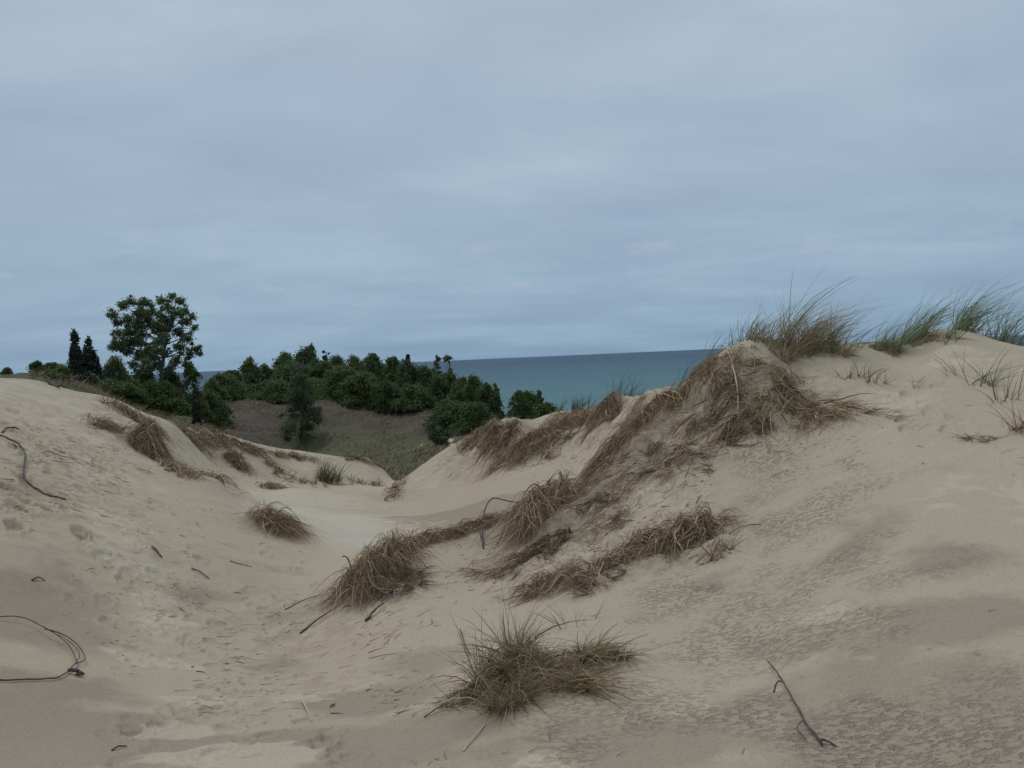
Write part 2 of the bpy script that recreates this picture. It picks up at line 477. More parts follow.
# ------------------------------------------------------------------ the ground sheet
def build_ground():
    az = np.concatenate([np.linspace(-180, -60, 25)[:-1], np.linspace(-60, -38, 40)[:-1], np.linspace(-38, 38, 1080), np.linspace(38, 60, 40)[1:], np.linspace(60, 180, 25)[1:-1]])
    az = np.radians(az)
    rad = np.concatenate([np.exp(np.linspace(math.log(.35), math.log(2.8), 40))[:-1], np.exp(np.linspace(math.log(2.8), math.log(32), 760)), np.exp(np.linspace(math.log(32), math.log(130), 170))[1:], np.exp(np.linspace(math.log(130), math.log(45000), 40))[1:]])
    A, Rr = np.meshgrid(az, rad)
    X = np.sin(A) * Rr; Y = np.cos(A) * Rr
    Z = hz(X, Y)
    x = X.ravel(); y = Y.ravel(); z = Z.ravel()
    pr = np.zeros_like(x)
    order = Y.shape
    for (fx, fy, a, s, d) in PRINTS:
        rr = math.hypot(fx, fy)
        i0 = np.searchsorted(rad, rr - s * 2.2); i1 = np.searchsorted(rad, rr + s * 2.2)
        aa = math.atan2(fx, fy); da = s * 2.2 / rr
        j0 = np.searchsorted(az, aa - da); j1 = np.searchsorted(az, aa + da)
        lx = X[i0:i1, j0:j1] - fx; ly = Y[i0:i1, j0:j1] - fy
        ca, sa = math.cos(a), math.sin(a)
        u = (lx * ca + ly * sa) / s; v = (-lx * sa + ly * ca) / (s * .48)
        q = np.sqrt(u * u + v * v) + .7 * vnoise(lx * 9 + fx * 3, ly * 9, 5) + .5 * vnoise(lx * 24 + fx * 5, ly * 24, 6)
        dent = -d * (1 - sstep(.55, 1.0, q)) + d * .45 * np.exp(-((q - 1.25) / .22) ** 2)
        Z[i0:i1, j0:j1] += dent
    z = Z.ravel()
    nr, nc = X.shape
    verts = np.stack([x, y, z], -1).astype(np.float32)
    c0 = np.array([[0, 0, float(hz1(0, 0)[0])]], np.float32)
    verts = np.concatenate([verts, c0])
    i = np.arange(nr - 1)[:, None] * nc; j = np.arange(nc)[None]; j2 = (np.arange(nc) + 1)[None] % nc
    quads = np.stack([(i + j), (i + nc + j), (i + nc + j2), (i + j2)], -1).reshape(-1, 4)
    # winding so that normals point up: az grows clockwise seen from above
    ci = nr * nc
    tris = np.stack([np.full(nc, ci), np.arange(nc), (np.arange(nc) + 1) % nc], -1)
    me = bpy.data.meshes.new('sand_dunes')
    me.vertices.add(len(verts)); me.vertices.foreach_set('co', verts.ravel())
    loops = np.concatenate([quads.ravel(), tris.ravel()]).astype(np.int32)
    me.loops.add(len(loops)); me.loops.foreach_set('vertex_index', loops)
    starts = np.concatenate([np.arange(len(quads)) * 4, len(quads) * 4 + np.arange(len(tris)) * 3]).astype(np.int32)
    me.polygons.add(len(starts)); me.polygons.foreach_set('loop_start', starts)
    me.update(calc_edges=True)
    me.polygons.foreach_set('use_smooth', np.ones(len(starts), bool))
    if me.polygons[1000].normal.z < 0:
        me.flip_normals()
    # surface cover by place
    x = verts[:, 0].astype(float); y = verts[:, 1].astype(float)

    def blobs(lst):
        a = np.array(lst, float)
        bx, by = trace(a[:, 0], a[:, 1])
        m = np.zeros(len(x))
        for k in range(len(a)):
            m = np.maximum(m, a[k, 3] * np.exp(-((x - bx[k]) ** 2 + (y - by[k]) ** 2) / (a[k, 2] ** 2)))
        return m

    def put(name, v):
        at = me.attributes.new(name, 'FLOAT', 'POINT'); at.data.foreach_set('value', v.astype(np.float32))

    damp = blobs([(60, 740, .9, .9), (20, 620, .9, .85), (380, 740, .8, .8), (480, 760, .4, .7), (300, 660, .6, .5), (240, 620, .5, .55), (640, 745, .6, .75), (900, 690, .9, .65), (900, 740, .9, .8), (760, 720, .7, .7), (600, 740, .6, .65), (960, 620, .6, .75), (930, 560, .5, .7), (850, 560, .5, .6), (700, 590, .6, .5), (1000, 700, .6, .75),
                  (40, 600, .9, .75), (30, 700, .8, .75), (90, 740, .4, .6), (380, 700, .7, .7), (430, 660, .6, .7), (330, 740, .6, .7), (40, 540, .9, .45), (250, 560, 1.2, .4),
                  (570, 488, 1.3, 1.1), (535, 494, 1.1, 1.1), (500, 502, 1.1, 1.1), (450, 512, 1.2, 1.0), (405, 520, 1.1, .8), (20, 490, .8, .6), (200, 600, .9, .5), (280, 620, .9, .5), (780, 650, .6, .5), (870, 520, .5, .5)])
    put('damp', damp)
    pale = blobs([(160, 620, .35, .75), (150, 660, .35, .75), (200, 700, .3, .8), (180, 730, .3, .8), (230, 750, .3, .8), (130, 560, .5, .7), (110, 520, .7, .65), (90, 470, 1.2, .62), (60, 430, 1.6, .6),
                  (60, 400, 2.4, .6), (330, 528, 1.6, .95), (290, 510, 1.8, .9), (300, 495, 2, .75), (370, 540, .8, .7), (550, 765, .3, .6), (880, 400, 1.0, .55), (950, 360, 1.0, .55), (980, 600, .4, .3),
                  (1000, 500, .8, .55), (820, 620, .35, .42), (800, 690, .25, .45), (870, 660, .3, .42), (620, 565, .4, .5), (660, 500, .5, .45), (560, 450, 1.6, .55), (420, 480, 2, .5), (300, 700, .3, .6), (280, 750, .3, .7), (190, 760, .3, .8), (150, 600, .3, .75), (120, 540, .4, .7), (260, 765, .25, .8)])
    put('pale', pale)
    ch = blobs([(350, 540, .8, 1), (330, 528, 1.3, 1), (305, 512, 1.5, .95), (290, 500, 1.4, .8), (320, 500, 1.3, .7)])
    put('pale_floor', np.clip(ch + .35 * fbm(x / .9, y / .35, 61, 3) - .2, 0, 1) * sstep(.15, .4, ch))
    pit = blobs([(900, 740, .8, .75), (760, 640, .8, .85), (690, 600, .7, .8), (640, 700, .6, .8), (740, 720, .5, .8), (800, 520, .7, .65), (840, 480, .7, .6), (770, 455, .5, .8), (790, 480, .5, .7), (870, 570, .6, .65),
                 (560, 740, .4, .7), (700, 570, .5, .65), (820, 580, .5, .7), (960, 740, .5, .6), (880, 620, .4, .6)])
    put('pit', pit)
    lit = np.maximum(1 - sstep(.1, .8, np.minimum(polyd(x, y, RIDGE), polyd(x, y, RIDGE2))), 1 - sstep(.4, 1.5, polyd(x, y, RIDGEB)))
    lit = np.maximum(lit, .75 * (1 - sstep(.3, 1.3, polyd(x, y, LTRAIL))))
    lit = np.maximum(lit, blobs([(300, 640, .9, .8), (260, 600, .9, .6), (330, 680, .6, .7), (150, 450, .8, .9), (215, 440, 1.2, 1), (236, 462, .9, .9), (320, 456, 1.5, .9), (125, 412, 1.2, 1),
                                 (270, 525, .8, .8), (395, 495, .8, .7), (510, 660, .5, .9), (590, 660, .4, .8), (370, 590, .5, .9), (170, 470, .8, .7), (640, 470, .8, .8), (790, 400, .6, 1), (690, 455, .7, .9), (120, 560, .8, .5)]))
    put('litter', lit)
    # rim line: sand this side, growth beyond
    rim = np.array([(-40, 20), (-14.5, 20.0), (-9.6, 19.3), (-8.6, 20.6), (-8.2, 23.6), (-7.2, 25.4), (-5.6, 27.2), (-3.9, 28.6), (-3.0, 27.6), (-2.6, 25.0), (-1.6, 23.8), (-.4, 22.6), (1, 22), (3, 20.5), (4.2, 18.5), (6, 17), (10, 17), (40, 22)])
    ry = np.interp(x, rim[:, 0], rim[:, 1])
    veg = sstep(-.6, 1.2, y - ry)
    path = tr_line([(429, 424), (424, 433), (426, 439), (421, 446)])
    path2 = tr_line([(448, 426), (451, 436), (457, 446)])
    pd = np.minimum(polyd(x, y, path), polyd(x, y, path2))
    veg = veg * (.42 + .58 * sstep(.0, .30, pd + .35 * vnoise(x * 1.3, y * .7, 4)))
    shore = sstep(88, 100, np.hypot(x, y)) * (x > -12) * (x < 12)
    put('veg', veg * (1 - shore * 0))
    g = blobs([(400, 452, 5, .9), (350, 449, 5, .9), (310, 448, 4, .8), (425, 462, 4, .6), (180, 418, 7, .9), (140, 410, 9, .9), (110, 398, 9, .9), (240, 445, 4, .6), (440, 440, 3, .6)])
    put('green', np.clip(g + .2 * fbm(x / 5, y / 5, 77, 3), 0, 1))
    ob = bpy.data.objects.new('sand_dunes', me)
    COL.objects.link(ob)
    me.materials.append(m_ground)
    ob['kind'] = 'structure'
    return ob


ground = build_ground()

# lake
def build_lake():
    az = np.linspace(0, 2 * math.pi, 129)[:-1]
    rad = np.array([5, 60, 200, 500, 1500, 5000, 15000, 60000.])
    vs = [(0, 0, -20.0)] + [(math.sin(a) * r, math.cos(a) * r, -20.0) for r in rad for a in az]
    n = len(az)
    fs = [(0, 1 + (k + 1) % n, 1 + k) for k in range(n)]
    for i in range(len(rad) - 1):
        for k in range(n):
            a = 1 + i * n + k; b = 1 + i * n + (k + 1) % n
            fs.append((a, b, b + n, a + n))
    me = bpy.data.meshes.new('lake_water'); me.from_pydata(vs, [], fs); me.update()
    if me.polygons[300].normal.z < 0: me.flip_normals()
    ob = bpy.data.objects.new('lake_water', me); COL.objects.link(ob); ob['kind'] = 'structure'
    m, nt, bs, out = mat('lake water')
    co = nt.nodes.new('ShaderNodeTexCoord').outputs['Object']
    sep = nt.nodes.new('ShaderNodeSeparateXYZ'); nt.links.new(co, sep.inputs[0])
    dist = mth(nt, 'DIVIDE', sep.outputs[1], 2500.0, True)
    col = ramp(nt, dist, [(0, (.095, .205, .205)), (.16, (.070, .168, .188)), (.35, (.046, .120, .160)), (1, (.024, .068, .118))])
    bands = noise(nt, mapping(nt, co, (.004, .014, 1)), 1.0, 6, .72)
    col = mixc(nt, .6, col, ramp(nt, bands, [(.35, (.72, .74, .80)), (.65, (1.25, 1.22, 1.16))]), 'MULTIPLY')
    caps = ramp(nt, noise(nt, mapping(nt, co, (.09, .028, 1)), 1.0, 3, .8), [(.68, (0, 0, 0)), (.76, (1, 1, 1))])
    col = mixc(nt, mth(nt, 'MULTIPLY', caps, .35), col, (.5, .55, .57))
    nt.links.new(col, bs.inputs['Base Color'])
    bs.inputs['Roughness'].default_value = .45
    bs.inputs['IOR'].default_value = 1.33
    bs.inputs['Specular IOR Level'].default_value = .16
    b = nd(nt, 'ShaderNodeBump'); b.inputs['Strength'].default_value = 1; b.inputs['Distance'].default_value = 1.2
    nt.links.new(noise(nt, mapping(nt, co, (.10, .28, 1)), 1.0, 6, .65), b.inputs['Height'])
    nt.links.new(b.outputs[0], bs.inputs['Normal'])
    me.materials.append(m)


build_lake()

# ------------------------------------------------------------------ sky and light
SUN_EL, SUN_AZ = R(64), R(-45)      # azimuth from +Y towards +X
w = bpy.data.worlds.new('World'); scene.world = w; w.use_nodes = True
nt = w.node_tree; nt.nodes.clear()
wo = nt.nodes.new('ShaderNodeOutputWorld'); bg = nt.nodes.new('ShaderNodeBackground')
nt.links.new(bg.outputs[0], wo.inputs[0])
sky = nt.nodes.new('ShaderNodeTexSky'); sky.sky_type = 'NISHITA'; sky.sun_disc = False
sky.sun_elevation = SUN_EL; sky.sun_rotation = SUN_AZ; sky.air_density = 1.2; sky.dust_density = 2
bg.inputs['Strength'].default_value = .1
tc = nt.nodes.new('ShaderNodeTexCoord').outputs['Generated']
sp = nt.nodes.new('ShaderNodeSeparateXYZ'); nt.links.new(tc, sp.inputs[0])
zz = mth(nt, 'MAXIMUM', sp.outputs[2], 0.0)
den = mth(nt, 'ADD', zz, .16)
cx = mth(nt, 'DIVIDE', sp.outputs[0], den); cy = mth(nt, 'DIVIDE', sp.outputs[1], den)
cb = nt.nodes.new('ShaderNodeCombineXYZ'); nt.links.new(cx, cb.inputs[0]); nt.links.new(cy, cb.inputs[1])
v = mapping(nt, cb.outputs[0], (.6, .75, 1), (0, 0, R(12)))
n1 = noise(nt, v, 1.0, 6, .52, .35)
n2 = noise(nt, mapping(nt, cb.outputs[0], (1.3, 2.2, 1), (0, 0, R(-8))), 1.0, 5, .55, .2)
cl = mth(nt, 'ADD', mth(nt, 'MULTIPLY', n1, .62), mth(nt, 'MULTIPLY', n2, .38))
# cloud deck, in the sky's own units (strength 0.1)
hor = ramp(nt, zz, [(0, (2.50, 3.78, 5.15)), (.06, (2.92, 4.18, 5.50)), (.18, (3.58, 4.65, 5.85)), (.36, (4.05, 4.95, 5.95)), (.5, (4.35, 5.2, 6.15)), (1, (4.4, 5.1, 5.95))])
cm = ramp(nt, cl, [(.36, (.86, .87, .91)), (.5, (.97, .98, .99)), (.62, (1.13, 1.11, 1.07))])
deck = mixc(nt, 1.0, hor, cm, 'MULTIPLY')
# small pale puffs low down
pm = noise(nt, mapping(nt, tc, (16, 16, 42)), 1.0, 3, .5)
pb = ramp(nt, zz, [(.06, (0, 0, 0)), (.085, (1, 1, 1)), (.12, (1, 1, 1)), (.16, (0, 0, 0))])
pf = mth(nt, 'MULTIPLY', pb, ramp(nt, pm, [(.57, (0, 0, 0)), (.70, (1, 1, 1))]))
deck = mixc(nt, mth(nt, 'MULTIPLY', pf, .5), deck, (4.3, 4.95, 5.9))
fin = mixc(nt, .94, sky.outputs[0], deck)
nt.links.new(fin, bg.inputs[0])

sd = bpy.data.lights.new('sun', 'SUN'); so = bpy.data.objects.new('sun', sd); COL.objects.link(so)
sd.energy = 1.35; sd.angle = R(28); sd.color = (1.0, .95, .88)
dirv = Vector((math.sin(SUN_AZ) * math.cos(SUN_EL), math.cos(SUN_AZ) * math.cos(SUN_EL), math.sin(SUN_EL)))
so.rotation_euler = dirv.to_track_quat('Z', 'Y').to_euler()
so.location = dirv * 50

scene.view_settings.view_transform = 'Standard'
scene.view_settings.look = 'None'
scene.view_settings.exposure = 0
scene.view_settings.gamma = 1
scene.render.engine = 'CYCLES'
scene.cycles.use_denoising = True
scene.cycles.use_adaptive_sampling = True
scene.cycles.adaptive_threshold = .02
scene.cycles.max_bounces = 5
scene.cycles.diffuse_bounces = 3
scene.cycles.transparent_max_bounces = 4

# ------------------------------------------------------------------ builders for plants and sticks
def new_obj(name, me, parent=None, loc=None):
    o = bpy.data.objects.new(name, me)
    COL.objects.link(o)
    if loc is not None:
        o.location = loc
    if parent is not None:
        o.parent = parent
    return o


def thing(name, label, cat, loc, group=None):
    o = new_obj(name, None, None, loc)
    o.empty_display_size = .2
    o['label'] = label; o['category'] = cat
    if group:
        o['group'] = group
    return o


def quads_mesh(name, V, F, material, smooth=False):
    me = bpy.data.meshes.new(name)
    V = np.asarray(V, np.float32); F = np.asarray(F, np.int32)
    me.vertices.add(len(V)); me.vertices.foreach_set('co', V.ravel())
    me.loops.add(F.size); me.loops.foreach_set('vertex_index', F.ravel())
    me.polygons.add(len(F)); me.polygons.foreach_set('loop_start', (np.arange(len(F)) * F.shape[1]).astype(np.int32))
    me.update(calc_edges=True)
    if smooth:
        me.polygons.foreach_set('use_smooth', np.ones(len(F), bool))
    me.materials.append(material)
    return me


def ribbons(name, P, W, material, origin, tip=.15, keel=True):
    """P: N x S x 3 centre lines; each blade a folded (V-section) strip"""
    N, S, _ = P.shape
    T = np.gradient(P, axis=1)
    T /= np.linalg.norm(T, axis=2, keepdims=True) + 1e-9
    rv = rng.normal(size=(N, 1, 3)); rv[..., 2] *= .5
    side = np.cross(T, rv); side /= np.linalg.norm(side, axis=2, keepdims=True) + 1e-9
    up = np.cross(side, T)
    t = np.linspace(0, 1, S)[None, :, None]
    prof = (1 - (1 - tip) * t ** 1.6)
    w = W[:, None, None] * prof * .5
    a = P - side * w; b = P + side * w; m = P + up * w * .7
    V = np.stack([a, m, b], 2) - np.asarray(origin)[None, None, None]
    base = (np.arange(N)[:, None] * S + np.arange(S - 1)[None]) * 3
    q1 = np.stack([base, base + 1, base + 4, base + 3], -1)
    q2 = np.stack([base + 1, base + 2, base + 5, base + 4], -1)
    F = np.concatenate([q1.reshape(-1, 4), q2.reshape(-1, 4)])
    return quads_mesh(name, V.reshape(-1, 3), F, material)


def upright(px, py, n, spread, h, lean=(0, 0), splay=.35, droop=.35, S=6, stretch=1.0, ang=0.0, Y=None, hvar=.35, sink=.02):
    if isinstance(px, tuple):
        x0, y0 = px
    elif Y is None:
        x0, y0 = tr1(px, py)
    else:
        p = P3(px, py, Y); x0, y0 = p[0], p[1]
    rr = np.sqrt(rng.uniform(0, 1, n)) * spread; th = rng.uniform(0, 2 * math.pi, n)
    u = rr * np.cos(th) * stretch; v = rr * np.sin(th)
    if n > 24:
        nb = max(4, n // 9); who = rng.integers(0, nb, n)
        u = u[:nb][who] + rng.normal(0, .07, n) * spread; v = v[:nb][who] + rng.normal(0, .07, n) * spread
        hb = rng.uniform(.7, 1.15, nb)[who]
    else:
        hb = 1.0
    bx = x0 + u * math.cos(ang) - v * math.sin(ang); by = y0 + u * math.sin(ang) + v * math.cos(ang)
    bz = hz(bx, by) - sink
    hh = hb * h * (1 + rng.normal(0, hvar, n)).clip(.25, 1.6)
    out = np.stack([np.cos(th), np.sin(th)], -1) * (rr / spread)[:, None] * splay + rng.normal(0, splay * .5, (n, 2))
    d = np.stack([out[:, 0] + lean[0] * .5, out[:, 1] + lean[1] * .5, np.ones(n)], -1)
    d /= np.linalg.norm(d, axis=1, keepdims=True)
    bend = np.stack([out[:, 0] * .5 + lean[0] + rng.normal(0, .12, n), out[:, 1] * .5 + lean[1] + rng.normal(0, .12, n), -np.abs(rng.normal(droop, droop * .6, n))], -1)
    t = np.linspace(0, 1, S)[None, :, None]
    P = np.stack([bx, by, bz], -1)[:, None] + (d[:, None] * t + bend[:, None] * t ** 2.2 * .6) * hh[:, None, None]
    gz = hz(P[..., 0].ravel(), P[..., 1].ravel()).reshape(n, S)
    P[..., 2] = np.where(t[..., 0] > .05, np.maximum(P[..., 2], gz + .006), P[..., 2])
    return P, (x0, y0)


def slope_dir(x, y):
    e = .25
    gx = (hz0(x + e, y) - hz0(x - e, y)); gy = (hz0(x, y + e) - hz0(x, y - e))
    g = np.stack([-gx, -gy], -1)
    return g / (np.linalg.norm(g, axis=-1, keepdims=True) + 1e-6)


def matted(line, n, width, L, arch=.05, heap=.05, sigma=.9, S=7, flow=None, curl=.5, lift=.004, Lvar=.4, line_world=None, dens=.62, bunch=.13):
    """strands lying over the sand round a traced line; heading mostly downslope"""
    pts = tr_line2(line) if line_world is None else line_world
    if len(pts) == 1:
        pts = np.array([pts[0], pts[0] + 1e-3])
    seg = np.hypot(*(pts[1:] - pts[:-1]).T) + 1e-9
    k = rng.choice(len(seg), n, p=seg / seg.sum())
    t = rng.uniform(0, 1, n)
    c = pts[k] + (pts[k + 1] - pts[k]) * t[:, None]
    off = rng.normal(0, .5, (n, 2)); off /= np.maximum(1, np.linalg.norm(off, axis=1))[:, None]
    n = max(8, int(n * dens)); k_ = rng.integers(0, len(off), n)
    # strands grow in bunches: each bunch has its own place and heading
    nc = max(5, n // 38)
    cc = rng.integers(0, len(off), nc)
    who = rng.integers(0, nc, n)
    loose = rng.uniform(size=n) < .32
    src = np.where(loose, k_, cc[who])
    jit = rng.normal(0, 1, (n, 2)) * np.where(loose, .02, bunch)[:, None] * width
    off = off[src]
    b = c[src] + off * width + jit
    fl = slope_dir(b[:, 0], b[:, 1]) if flow is None else np.tile(np.array(flow, float) / np.hypot(*flow), (n, 1))
    a0 = np.arctan2(fl[:, 1], fl[:, 0]) + np.where(loose, rng.normal(0, sigma * 1.25, n), (rng.normal(0, sigma, nc)[who]) + rng.normal(0, .38, n))
    LL = L * (1 + rng.normal(0, Lvar, n)).clip(.3, 2)
    cur = rng.normal(0, curl * .7, n) + rng.normal(0, curl * .7, nc)[who]
    P = np.zeros((n, S, 3)); x = b[:, 0].copy(); y = b[:, 1].copy()
    dist = np.linalg.norm(off, axis=1)
    hp = heap * (1 - np.clip(dist, 0, 1) ** 2) * rng.uniform(0, 1, n) * rng.uniform(.3, 1.4, nc)[who]
    ar = np.abs(rng.normal(arch, arch * .7, n))
    for s in range(S):
        P[:, s, 0] = x; P[:, s, 1] = y
        ft = s / (S - 1)
        P[:, s, 2] = lift + hp * (1 - ft * .6) + ar * 4 * ft * (1 - ft)
        aa = a0 + cur * ft * 2
        x = x + np.cos(aa) * LL / (S - 1); y = y + np.sin(aa) * LL / (S - 1)
    g = hz(P[..., 0].ravel(), P[..., 1].ravel()).reshape(n, S)
    P[..., 2] += g
    return P, tuple(pts.mean(0))


def tr_line2(lst):
    a = np.array([q[:2] for q in lst], float)
    x, y = trace(a[:, 0], a[:, 1], hz)
    for i, q in enumerate(lst):
        if len(q) > 2:
            p = P3(*q); x[i], y[i] = p[0], p[1]
    return np.stack([x, y], -1)


def wid(P, w):
    d = np.linalg.norm(P[:, 0, :2], axis=1)
    return np.maximum(w, .00055 * d) * rng.lognormal(-.12, .42, len(P)).clip(.4, 2.4)


def grass_thing(name, label, cat, parts, group=None):
    """parts: (part name, material, blade width, centre lines, centre)"""
    x0, y0 = parts[0][4]
    org = np.array([x0, y0, float(hz1(x0, y0)[0])])
    root = thing(name, label, cat, org, group)
    for (pn, m, w, P, _) in parts:
        new_obj(pn, ribbons(pn, P, wid(P, w), m, org), root)
    return root


def tube(name, pts, rad, material, origin, sides=6):
    pts = np.asarray(pts, float); rad = np.asarray(rad, float)
    # resample smoothly
    if len(pts) > 2:
        t = np.arange(len(pts)); tt = np.linspace(0, len(pts) - 1, (len(pts) - 1) * 4 + 1)
        out = np.zeros((len(tt), 3))
        for j, q in enumerate(tt):
            i = min(int(q), len(pts) - 2); f = q - i
            p0 = pts[max(i - 1, 0)]; p1 = pts[i]; p2 = pts[i + 1]; p3 = pts[min(i + 2, len(pts) - 1)]
            out[j] = .5 * ((2 * p1) + (-p0 + p2) * f + (2 * p0 - 5 * p1 + 4 * p2 - p3) * f * f + (-p0 + 3 * p1 - 3 * p2 + p3) * f ** 3)
        rad = np.interp(tt, t, rad); pts = out
        pts[1:-1] += rng.normal(0, 1, (len(pts) - 2, 3)) * rad[1:-1, None] * .35
        rad = rad * rng.uniform(.85, 1.15, len(rad))
    n = len(pts)
    T = np.gradient(pts, axis=0); T /= np.linalg.norm(T, axis=1, keepdims=True) + 1e-9
    ref = np.array([.3, .2, 1.0]) if abs(T[:, 2]).mean() < .8 else np.array([1.0, .2, .1])
    A = np.cross(T, ref); A /= np.linalg.norm(A, axis=1, keepdims=True); B = np.cross(T, A)
    th = np.linspace(0, 2 * math.pi, sides + 1)[:-1]
    V = pts[:, None] + (A[:, None] * np.cos(th)[None, :, None] + B[:, None] * np.sin(th)[None, :, None]) * rad[:, None, None]
    V = V.reshape(-1, 3) - np.asarray(origin)
    F = []
    for i in range(n - 1):
        for k in range(sides):
            F.append((i * sides + k, i * sides + (k + 1) % sides, (i + 1) * sides + (k + 1) % sides, (i + 1) * sides + k))
    F.append(tuple(range(sides))[::-1]); F.append(tuple((n - 1) * sides + k for k in range(sides)))
    me = bpy.data.meshes.new(name)
    me.from_pydata(V.tolist(), [], F); me.update()
    me.polygons.foreach_set('use_smooth', np.ones(len(F), bool))
    me.materials.append(material)
    return me


def ground_stick(name, label, cat, lines, material=None, group=None):
    """lines: (part name, [(col,row,lift m)...], r0, r1)  lying on the sand"""
    material = material or M_twig
    org = None; root = None
    for i, (pn, l, r0_, r1_) in enumerate(lines):
        xy = tr_line2([(a, b) for a, b, _ in l])
        z = hz(xy[:, 0], xy[:, 1]) + np.array([q[2] for q in l]) + r0_ * .6
        pts = np.column_stack([xy, z])
        if root is None:
            org = pts[0].copy(); root = thing(name, label, cat, org, group)
        new_obj(pn, tube(pn, pts, np.linspace(r0_, r1_, len(pts)), material, org), root)
    return root


def free_stick(name, label, cat, lines, material=None):
    """lines: (part name, [(col,row,Y)...], r0, r1)  standing clear of the sand"""
    material = material or M_twig
    root = None
    for (pn, l, r0_, r1_) in lines:
        pts = np.array([P3(*q) for q in l])
        if root is None:
            org = pts[0].copy(); org[2] = float(hz1(org[0], org[1])[0]); pts[0, 2] = min(pts[0, 2], org[2]) - .02
            root = thing(name, label, cat, org)
        new_obj(pn, tube(pn, pts, np.linspace(r0_, r1_, len(pts)), material, org), root)
    return root


# ------------------------------------------------------------------ trees
def leaf_quads(C, size, upb=.3, cup=.35):
    """one folded diamond leaf clump per centre"""
    n = len(C)
    a = rng.normal(size=(n, 3)); a /= np.linalg.norm(a, axis=1, keepdims=True)
    b = rng.normal(size=(n, 3)); b[:, 2] += upb; b = np.cross(a, b); b /= np.linalg.norm(b, axis=1, keepdims=True)
    nn = np.cross(a, b)
    s = size * rng.uniform(.6, 1.4, n)[:, None]
    V = np.stack([C - a * s, C - b * s * .55 + nn * s * cup * .5, C + a * s, C + b * s * .55 + nn * s * cup * .5], 1)
    i = np.arange(n)[:, None] * 4
    return V.reshape(-1, 3), np.concatenate([np.concatenate([i, i + 1, i + 2], 1), np.concatenate([i, i + 2, i + 3], 1)])


def lobe_points(lobes, n, shell=.45, flat=.85):
    lobes = np.asarray(lobes, float)
    v = lobes[:, 3] ** 2.2
    k = rng.choice(len(lobes), n, p=v / v.sum())
    d = rng.normal(size=(n, 3)); d /= np.linalg.norm(d, axis=1, keepdims=True)
    r = rng.uniform(0, 1, n) ** shell
    r = r * (1 + .30 * rng.normal(size=n))
    d[:, 2] *= flat
    return lobes[k, :3] + d * (lobes[k, 3] * r)[:, None]


